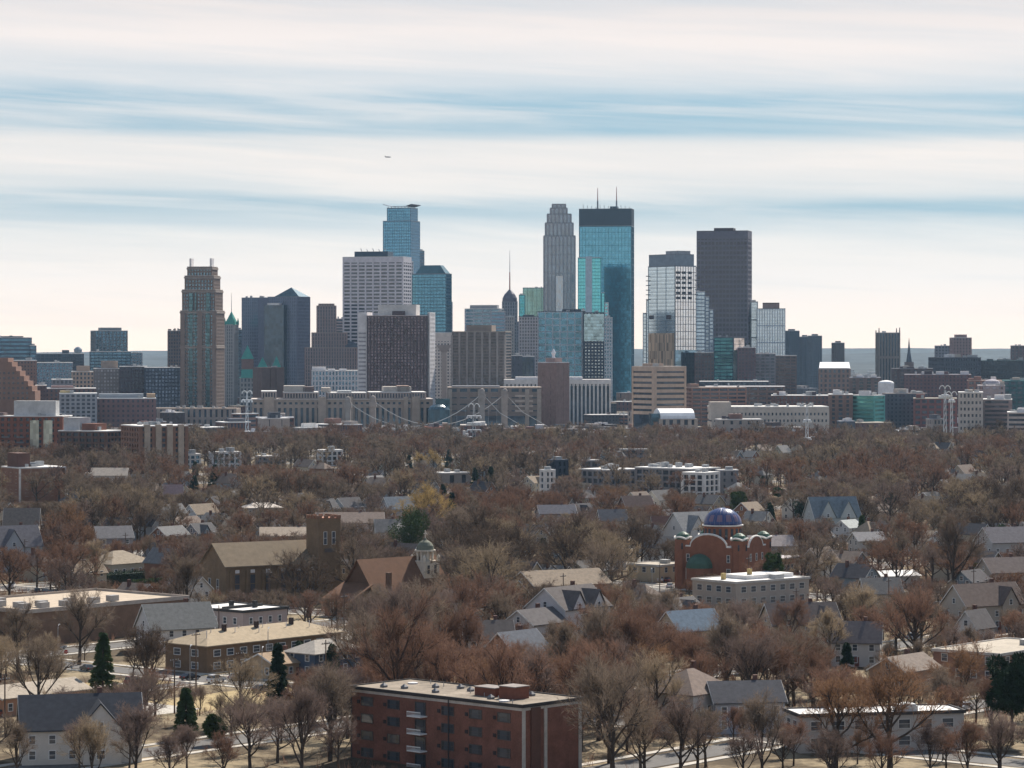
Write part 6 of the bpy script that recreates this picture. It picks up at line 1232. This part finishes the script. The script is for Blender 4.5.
for (px, yb, yt, k, tone, lab, zs) in (
    (79,665,590,2,'grey brown','broad bare tree standing before the long low brown hall',1), (18,672,600,5,'grey brown','dark bare tree at the left edge in front of the long low brown hall',1),
    (41,688,632,1,'tan','small round bare tree on the tan lawn at the lower left',1), (146,706,618,4,'dark brown','dense dark bare tree right of the big spruce',1.05),
    (240,724,660,7,'tan','light twiggy tree beside the lower spruce and street',1), (222,730,690,8,'tan','low pale shrubby tree near the bottom left street',1),
    (365,700,612,11,'grey brown','bare tree with spreading limbs behind the left end of the red brick block',1), (420,690,585,3,'grey brown','big grey bare tree behind the middle of the red brick block',1),
    (465,690,610,6,'reddish brown','dense reddish tree behind the red brick block roof huts',1), (620,668,610,9,'reddish brown','rounded maroon tree in front of the slate blue roofed house',1),
    (640,700,640,10,'dark brown','dark branching tree left of the big white foreground house',1), (727,712,610,12,'grey brown','large dark limbed tree above the big white foreground house',1),
    (655,735,650,13,'tan','thin bare tree in front of the big white foreground house',1), (830,668,606,0,'tan','sunlit pale tree behind the young spruce on the right',1),
    (915,665,580,4,'dark brown','large spreading dark tree right of the twin gabled cream cottage',1.0), (952,598,515,2,'dark brown','tall dark tree left of the brown roofed right house',1.15),
    (890,772,655,5,'orange brown','wide orange brown crown over the low white flats',.95), (835,774,665,8,'orange brown','orange brown tree over the left part of the low white flats',.95), (790,650,600,7,'reddish brown','reddish tree beside the twin gabled cream cottage',1),
    (960,715,640,1,'orange brown','orange tinted tree left of the big evergreen in the lower right corner',1), (88,566,528,6,'orange brown','glowing orange budding tree in the left woods',1),
    (95,590,540,9,'tan','pale bare tree in front of the pale hip roofed bungalow',1), (505,570,515,2,'reddish brown','wide reddish crown right of the white cupola',.9), (470,575,530,5,'reddish brown','rust coloured crown beside the white cupola church',.9),
    (185,620,560,3,'grey brown','bare tree before the left gable of the tan brick church',1), (390,690,630,10,'grey brown','crooked bare tree in front of the steep roofed church annexe',1),
    (457,560,502,4,'grey brown','slender tall tree right of the white cupola',1.2), (600,600,545,7,'grey brown','bare tree right of the tall white gabled house',1), (760,600,560,11,'reddish brown','dark reddish tree in front of the domed church hall',1)):
    x, y, h = px_h(px, yb, yt); k = k % 14; ph = 14 + (k % 3); s = max(.45, min(1.5, h/ph/zs))
    bare_tree(x, y, s, k, tone, tr.uniform(0,6.28), zs, lab); FOOT.append((x, y, 3.5)); EXPL.append((x, y))

# evergreens
def conifer_tris(seed, h, rad, n, kind):
    r = np.random.default_rng(seed); T = []
    if kind == 'spruce':
        nb_ = int(h*15); bz = h*(.05+.93*r.random(nb_)**.9); ba = r.uniform(0,2*np.pi,nb_); bl_ = rad*(1-bz/h)**.8*r.uniform(.8,1.15,nb_)+.2
        i = r.integers(0,nb_,n); f_ = r.uniform(.12,1,n)**.8; q = bl_[i]*f_; a = ba[i] + r.normal(0,.22,n)*(1.1-f_*.5); z = bz[i] + r.normal(0,.10,n)
        c = np.stack([q*np.cos(a), q*np.sin(a), z - .22*q + r.normal(0,.08,n)], 1)
        o = np.stack([np.cos(a), np.sin(a), -.35+r.normal(0,.15,n)], 1); L = r.uniform(.35,.75,n)
    else:
        cl = r.normal(0,1,(26,3)); cl /= np.linalg.norm(cl,axis=1,keepdims=True); cl *= r.uniform(.35,.8,(26,1)); cl = cl*[rad,rad,h*.38] + [0,0,h*.60]
        i = r.integers(0,26,n); u = r.normal(0,1,(n,3)); u /= np.linalg.norm(u,axis=1,keepdims=True); c = cl[i] + u*rad*.36*r.uniform(.6,1.05,(n,1))
        o = u; L = r.uniform(.3,.7,n)
    q1 = np.cross(o, r.normal(0,1,(n,3))); q1 /= np.linalg.norm(q1,axis=1,keepdims=True)+1e-6
    e = c + o*L[:,None]; w_ = L[:,None]*.27
    return np.stack([c-q1*w_, c+q1*w_, e], 1)
EV = {'dark': M((.03,.055,.03),.9,.35,.6,0,.1,key='dark_needles'), 'mid': M((.065,.10,.035),.9,.35,.6,0,.1,key='green_needles'), 'blue': M((.03,.055,.045),.9,.35,.6,0,.1,key='blue_needles')}
def evergreen(px, yb, yt, wpx, tone, kind, label, seed):
    x, y, h = px_h(px, yb, yt); rad = wpx*y/F/2; root = thing('evergreen_tree', label, 'tree', (x, y), 0)
    MB().tube([(0,0,-.2),(0,0,h*.9)], .02*h, .004*h, 6).build('trunk', BARK, root)
    n = int(min(18000, 6000 + 8000*(600/y)**2)); T = conifer_tris(seed, h, rad, n, kind)
    T2 = link('crown', np_mesh('crown', T, EV[tone]), root); FOOT.append((x, y, 2.0)); EXPL.append((x, y)); PROT.append((px-wpx*.5, px+wpx*.5, yt + (yb-yt)*.72, y)); return root
for i, (px, yb, yt, w_, tone, kind, lab) in enumerate((
    (103,700,632,30,'mid','spruce','big green spruce behind the charcoal roofed house'), (278,712,642,24,'dark','spruce','tall dark spruce left of the navy blue house'),
    (186,738,688,24,'mid','spruce','green spruce at the bottom beside the utility pole'), (300,672,640,14,'dark','spruce','narrow dark evergreen at the wall of the navy blue house'),
    (332,680,644,16,'dark','spruce','dark spruce right of the navy blue house'), (29,543,508,17,'dark','spruce','dark spruce beside the steep gabled houses at the left edge'),
    (215,492,464,18,'dark','spruce','larger dark fir of the pair in the left woods'), (194,492,476,13,'dark','spruce','smaller dark fir of the pair in the left woods'), (195,480,461,7,'dark','spruce','thin dark fir above the pair in the left woods'),
    (235,492,474,8,'dark','spruce','slender dark fir right of the fir pair'), (491,500,466,20,'dark','spruce','dark spruce in the centre woods, taller of two'), (475,496,467,12,'dark','spruce','narrow spruce left of the taller centre spruce'),
    (443,505,484,10,'dark','spruce','small dark fir below the yellow willow'), (449,469,449,11,'blue','spruce','bluish fir right of the pale yellow willow top'), (437,468,458,10,'dark','spruce','small round fir left of the bluish fir'), (409,470,455,8,'dark','spruce','small dark fir left of the pale willow top'),
    (410,562,502,44,'mid','pine','big round dark pine in front of the yellow willow'), (452,530,492,16,'blue','spruce','shaded spruce right of the yellow willow'), (738,522,486,18,'mid','pine','loose green pine above the blue dome'),
    (770,527,502,14,'dark','spruce','dark spruce right of the blue dome'), (802,525,499,19,'dark','pine','rounded dark evergreen in the right woods'), (763,488,476,9,'dark','spruce','small fir right of the grey end flats'), (778,500,488,12,'mid','pine','small pine above the dark spruces right of the dome'),
    (888,520,489,15,'dark','pine','green pine in the far right woods'), (862,545,515,12,'mid','spruce','green spruce right of the small pale roofed house'), (949,555,515,12,'mid','pine','light green pine on the right woods edge'),
    (1012,745,645,52,'dark','pine','big dark evergreen in the lower right corner'), (847,672,643,12,'dark','spruce','young dark spruce before the small white house'), (978,590,560,14,'mid','pine','green pine left of the right edge'),
    (1000,560,522,20,'mid','pine','tall loose green pine near the upper right edge'), (773,600,546,18,'mid','pine','green tree in front of the domed church hall'), (590,510,495,12,'mid','pine','green yew in the centre woods'), (543,560,538,14,'dark','spruce','dark spruce left of the olive tan roofed house'),
    (865,735,708,12,'mid','pine','small green bush by the low white flats'), (215,745,715,20,'mid','pine','round green bush at the bottom edge by the lower spruce'), (846,568,548,12,'dark','pine','dark yew in the right woods'))):
    evergreen(px, yb, yt, w_, tone, kind, lab, 300+i)
def hedge(px, py, L, W_, H_, lab, tone='dark'):
    x, y = P(px, py); r = np.random.default_rng(int(px)); n = 7000; root = thing('evergreen_hedge', lab, 'hedge', (x, y), G)
    c = np.stack([r.uniform(0,L,n), r.uniform(0,W_,n), H_*r.uniform(.02,1,n)*(.85+.15*np.sin(r.uniform(0,6,n)))],1); o = r.normal(0,1,(n,3)); o /= np.linalg.norm(o,axis=1,keepdims=True); q = np.cross(o, r.normal(0,1,(n,3))); q /= np.linalg.norm(q,axis=1,keepdims=True)
    link('foliage', np_mesh('foliage', np.stack([c-q*.12,c+q*.12,c+o*.45],1), EV[tone]), root); MB().box(.2,L-.2,.3,W_-.3,0,H_*.8).build('stems', C(.02,.03,.018), root); FOOT.append((*P_at(root, L/2, W_/2), L/2)); PROT.append((px-8, px+24, py-8, y))
hedge(106, 587, 16, 4, 4.2, 'dark green clipped hedge behind the long low brown hall'); hedge(135, 589, 12, 2.5, 2.6, 'lower green hedge right of the dark clipped hedge', 'mid')
# willows
for (px, yb, yt, lab, zs) in ((424,540,487,'muted yellow willow crown behind the round dark pine',.8),(433,476,450,'pale yellow willow top in the centre woods',1.1),(420,474,453,'second pale yellow willow left of the willow top',1.1)):
    x, y, h = px_h(px, yb, yt); bare_tree(x, y, h/15/zs, 5, 'willow', px, zs, lab, name='willow_tree'); FOOT.append((x, y, 4)); EXPL.append((x, y))

# --- scatter the rest
cells = {}
def sparse(x, y, d):
    i, j = int(x//12), int(y//12)
    for a_ in (-1,0,1):
        for b_ in (-1,0,1):
            for (u, v, q) in cells.get((i+a_, j+b_), ()):
                if (u-x)**2 + (v-y)**2 < d*d: return False
    return True
def put(x, y, d): cells.setdefault((int(x//12), int(y//12)), []).append((x, y, d))
for x, y in EXPL: put(x, y, 5)
FA = np.array(FOOT); spots = []
for k in range(60000):
    y = 462 + (2150-462)*math.sqrt(tr.random()) if k > 9000 else tr.uniform(462, 1000); x = tr.uniform(-.183,.183)*y + tr.uniform(-45,45)
    d_ = 8.2 if y < 1000 else (9.8 if y < 1500 else 11.0)
    if not sparse(x, y, d_) or onroad(x, y, -1.2): continue
    if ((FA[:,0]-x)**2 + (FA[:,1]-y)**2 < (FA[:,2]+.6)**2).any(): continue
    h = tr.choice([8,10,12,14,15,16,17,18,20]) * tr.uniform(.9,1.1) * (1.1 if y < 1000 else 1)
    if y > 1700: h *= .9
    px, pt = pix(x, y, h); hw = h*.34*F/y; ok = True
    for p0, p1, lim, D_ in PROT:
        if y < D_ + 2 and p0 - hw*.6 < px < p1 + hw*.6 and pt < lim:
            h2 = CH - (lim - HY)*y/F
            if h2 > 4.5 and not (p0+3 < px < p1-3 and tr.random() < .45): h = min(h, h2); pt = pix(x, y, h)[1]
            elif tr.random() > .05: ok = False; break
    if not ok or h < 3.5: continue
    if pt > 790: continue
    put(x, y, d_); spots.append((y, x, h))
spots.sort()
def tone_at(x, y, r_):
    v = math.sin(x*.021+1.3)*math.cos(y*.011) + r_.normalvariate(0,.55)
    if v > 1.0: return 'orange brown' if r_.random() < .15 else 'reddish brown'
    return 'reddish brown' if v > .5 else ('mauve' if v > .1 else ('grey brown' if v > -.8 else ('tan' if r_.random() < .5 else 'dark brown')))
NB = 300 - 31
vis = [s_ for s_ in spots if abs(s_[1]) < .177*s_[0] + 4]; near = vis[:NB]; ns_ = set(near); rest = [s_ for s_ in spots if s_ not in ns_]
for (y, x, h) in near:
    k = tr.randrange(14); tone = tone_at(x, y, tr); s = h/(14+k%3)
    TREES.append((bare_tree(x, y, s, k, tone, tr.uniform(0,6.28), tr.uniform(.9,1.1), group=None), tone, h))
# the wood beyond: one mass
LOD = {1: [grow(500+k, 15, 6.4, 1) for k in range(8)], 2: [grow(600+k, 15, 6.6, 2) for k in range(8)], 3: [grow(700+k, 15, 6.8, 3) for k in range(8)]}
def tri_of(mb):
    v = np.array(mb.v); out = []
    for f in mb.f:
        for i in range(1, len(f)-1): out.append((f[0], f[i], f[i+1]))
    return v[np.array(out)]
LT = {l: [(t_, tri_of(m_)) for m_, t_ in g] for l, g in LOD.items()}
tones = list(TWM)
parts = []; mi = []
for (y, x, h) in rest:
    l = 1 if y < 900 else (2 if y < 1300 else 3); t_, b_ = LT[l][tr.randrange(8)]; a_ = tr.uniform(0,6.28); s = h/15; ws = s*tr.uniform(.95,1.2)
    Rm = np.array([[math.cos(a_)*ws, math.sin(a_)*ws, 0],[-math.sin(a_)*ws, math.cos(a_)*ws, 0],[0,0,s]])
    parts.append(t_ @ Rm + [x,y,0]); mi.append(np.full(len(t_), tones.index(tone_at(x, y, tr)), np.int32))
    parts.append(b_ @ Rm + [x,y,0]); mi.append(np.full(len(b_), 6, np.int32))
W_ = np.concatenate(parts); print('trees', len(near), len(rest), 'tris', len(W_))
me = np_mesh('bare_woods', W_, [TWM[t_] for t_ in tones] + [BARK]); me.polygons.foreach_set('material_index', np.concatenate(mi))
tag(link('bare_woods', me), kind='stuff', label='far bare winter woods reading as one brown mauve mass', cat='woods')
# low scrub under the trees
n = 70000; y_ = np.sqrt(rng.uniform(460**2, 1500**2, n)); x_ = rng.uniform(-.19,.19,n)*y_
keep = np.ones(n, bool); u_ = x_*cg + y_*sg; v_ = -x_*sg + y_*cg
for c in VL: keep &= np.abs(v_-c) > 5.5
for c in UL: keep &= np.abs(u_-c) > 5.5
for fx, fy, fr_ in FOOT: keep &= (x_-fx)**2 + (y_-fy)**2 > (fr_*.9)**2
keep &= np.sin(x_*.05+2)+np.cos(y_*.043)+rng.normal(0,.6,n) > .2
x_, y_ = x_[keep], y_[keep]; m = len(x_); c0 = np.stack([x_, y_, np.zeros(m)],1); c0 = np.repeat(c0, 7, 0) + rng.normal(0,.5,(m*7,3))*[1,1,0]
e = c0 + rng.normal(0,.7,(m*7,3))*[1,1,0] + np.stack([np.zeros(m*7)]*2+[rng.uniform(.5,2.6,m*7)],1); q = np.cross(e-c0, rng.normal(0,1,(m*7,3))); q /= np.linalg.norm(q,axis=1,keepdims=True)
tag(link('undergrowth', np_mesh('undergrowth', np.stack([c0-q*.06,c0+q*.06,e],1), TWM['reddish brown'])), kind='stuff', label='low bare scrub between the houses', cat='scrub')

# ---------------------------------------------------------------- descriptions of the many
def where(x, y, skip=None):
    px, pr = pix(x, y, 0); best = None
    for ph, lx, ly in LM:
        lpx = 512 + F*lx/ly; d = math.hypot((px-lpx)*1.0, (y-ly)*.35*600/max(y,ly))
        if best is None or d < best[0]: best = (d, ph, px-lpx, y-ly)
    d, ph, dx, dy = best
    if abs(dx) < 14: rel = 'just behind' if dy > 0 else 'just in front of'
    elif dx < 0: rel = 'left of' if abs(dy) < 60 else ('behind left of' if dy > 0 else 'front left of')
    else: rel = 'right of' if abs(dy) < 60 else ('behind right of' if dy > 0 else 'front right of')
    return rel + ' ' + ph, ph
from collections import Counter, defaultdict
def name_many(items, noun, grp):
    by = defaultdict(list)
    for o, desc in items:
        w_, ph = where(o.location.x, o.location.y); by[(desc, w_)].append(o)
    for (desc, w_), os_ in by.items():
        os_.sort(key=lambda o: o.location.y)
        for i, o in enumerate(os_):
            lab = f'{desc} {noun} {w_}'
            if len(os_) == 2: lab = ('nearer ', 'farther ')[i] + lab
            elif len(os_) > 2:
                lab = ('nearest ' if i == 0 else 'farthest ' if i == len(os_)-1 else (['second','third','fourth','fifth','sixth','seventh','eighth','ninth','tenth','eleventh','twelfth'] + ['farther']*40)[i-1] + ' nearest ') + lab
            if len(lab.split()) > 16: lab = lab.replace(' roofed', '').replace(' low ', ' ')
            if len(lab.split()) > 16: lab = lab.replace('dark ', '', 1)
            o['label'] = lab; o['group'] = grp + ' ' + w_.split(' the ', 1)[-1] if len(os_) > 3 and 0 < i < len(os_)-1 else grp
name_many([(o, c_) for o, c_ in CARS], 'parked car', 'cars parked along the streets')
name_many([(o, 'brown wooden') for o in POLES], 'utility pole', 'utility poles along the alleys')
name_many([(o, ('tall ' if h > 14.5 else 'small ' if h < 10.5 else '') + t_) for o, t_, h in TREES], 'bare tree', 'bare trees among the houses')
name_many([(o, f'{w_} {r_} roofed') for o, w_, r_ in AUTO], 'house', 'houses along the tree lined streets')
name_many([(o, f'{w_} {r_} roofed') for o, w_, r_ in FILL], 'block', 'low blocks of the inner city')

# ---------------------------------------------------------------- haze
hm = bpy.data.materials.new('haze'); hm.use_nodes = True; hn = hm.node_tree; hn.nodes.clear()
pv = N(hn, 'ShaderNodeVolumePrincipled'); pv.inputs['Color'].default_value = (.50,.75,1,1); pv.inputs['Density'].default_value = 1.9e-5; pv.inputs['Anisotropy'].default_value = 0.2
ho = N(hn, 'ShaderNodeOutputMaterial'); hn.links.new(pv.outputs[0], ho.inputs['Volume'])
tag(MB().box(-9100,9100,-7100,15900,-2,470).build('haze', hm), kind='stuff', label='thin blue haze over the whole city')
print('objects', len(bpy.data.objects))
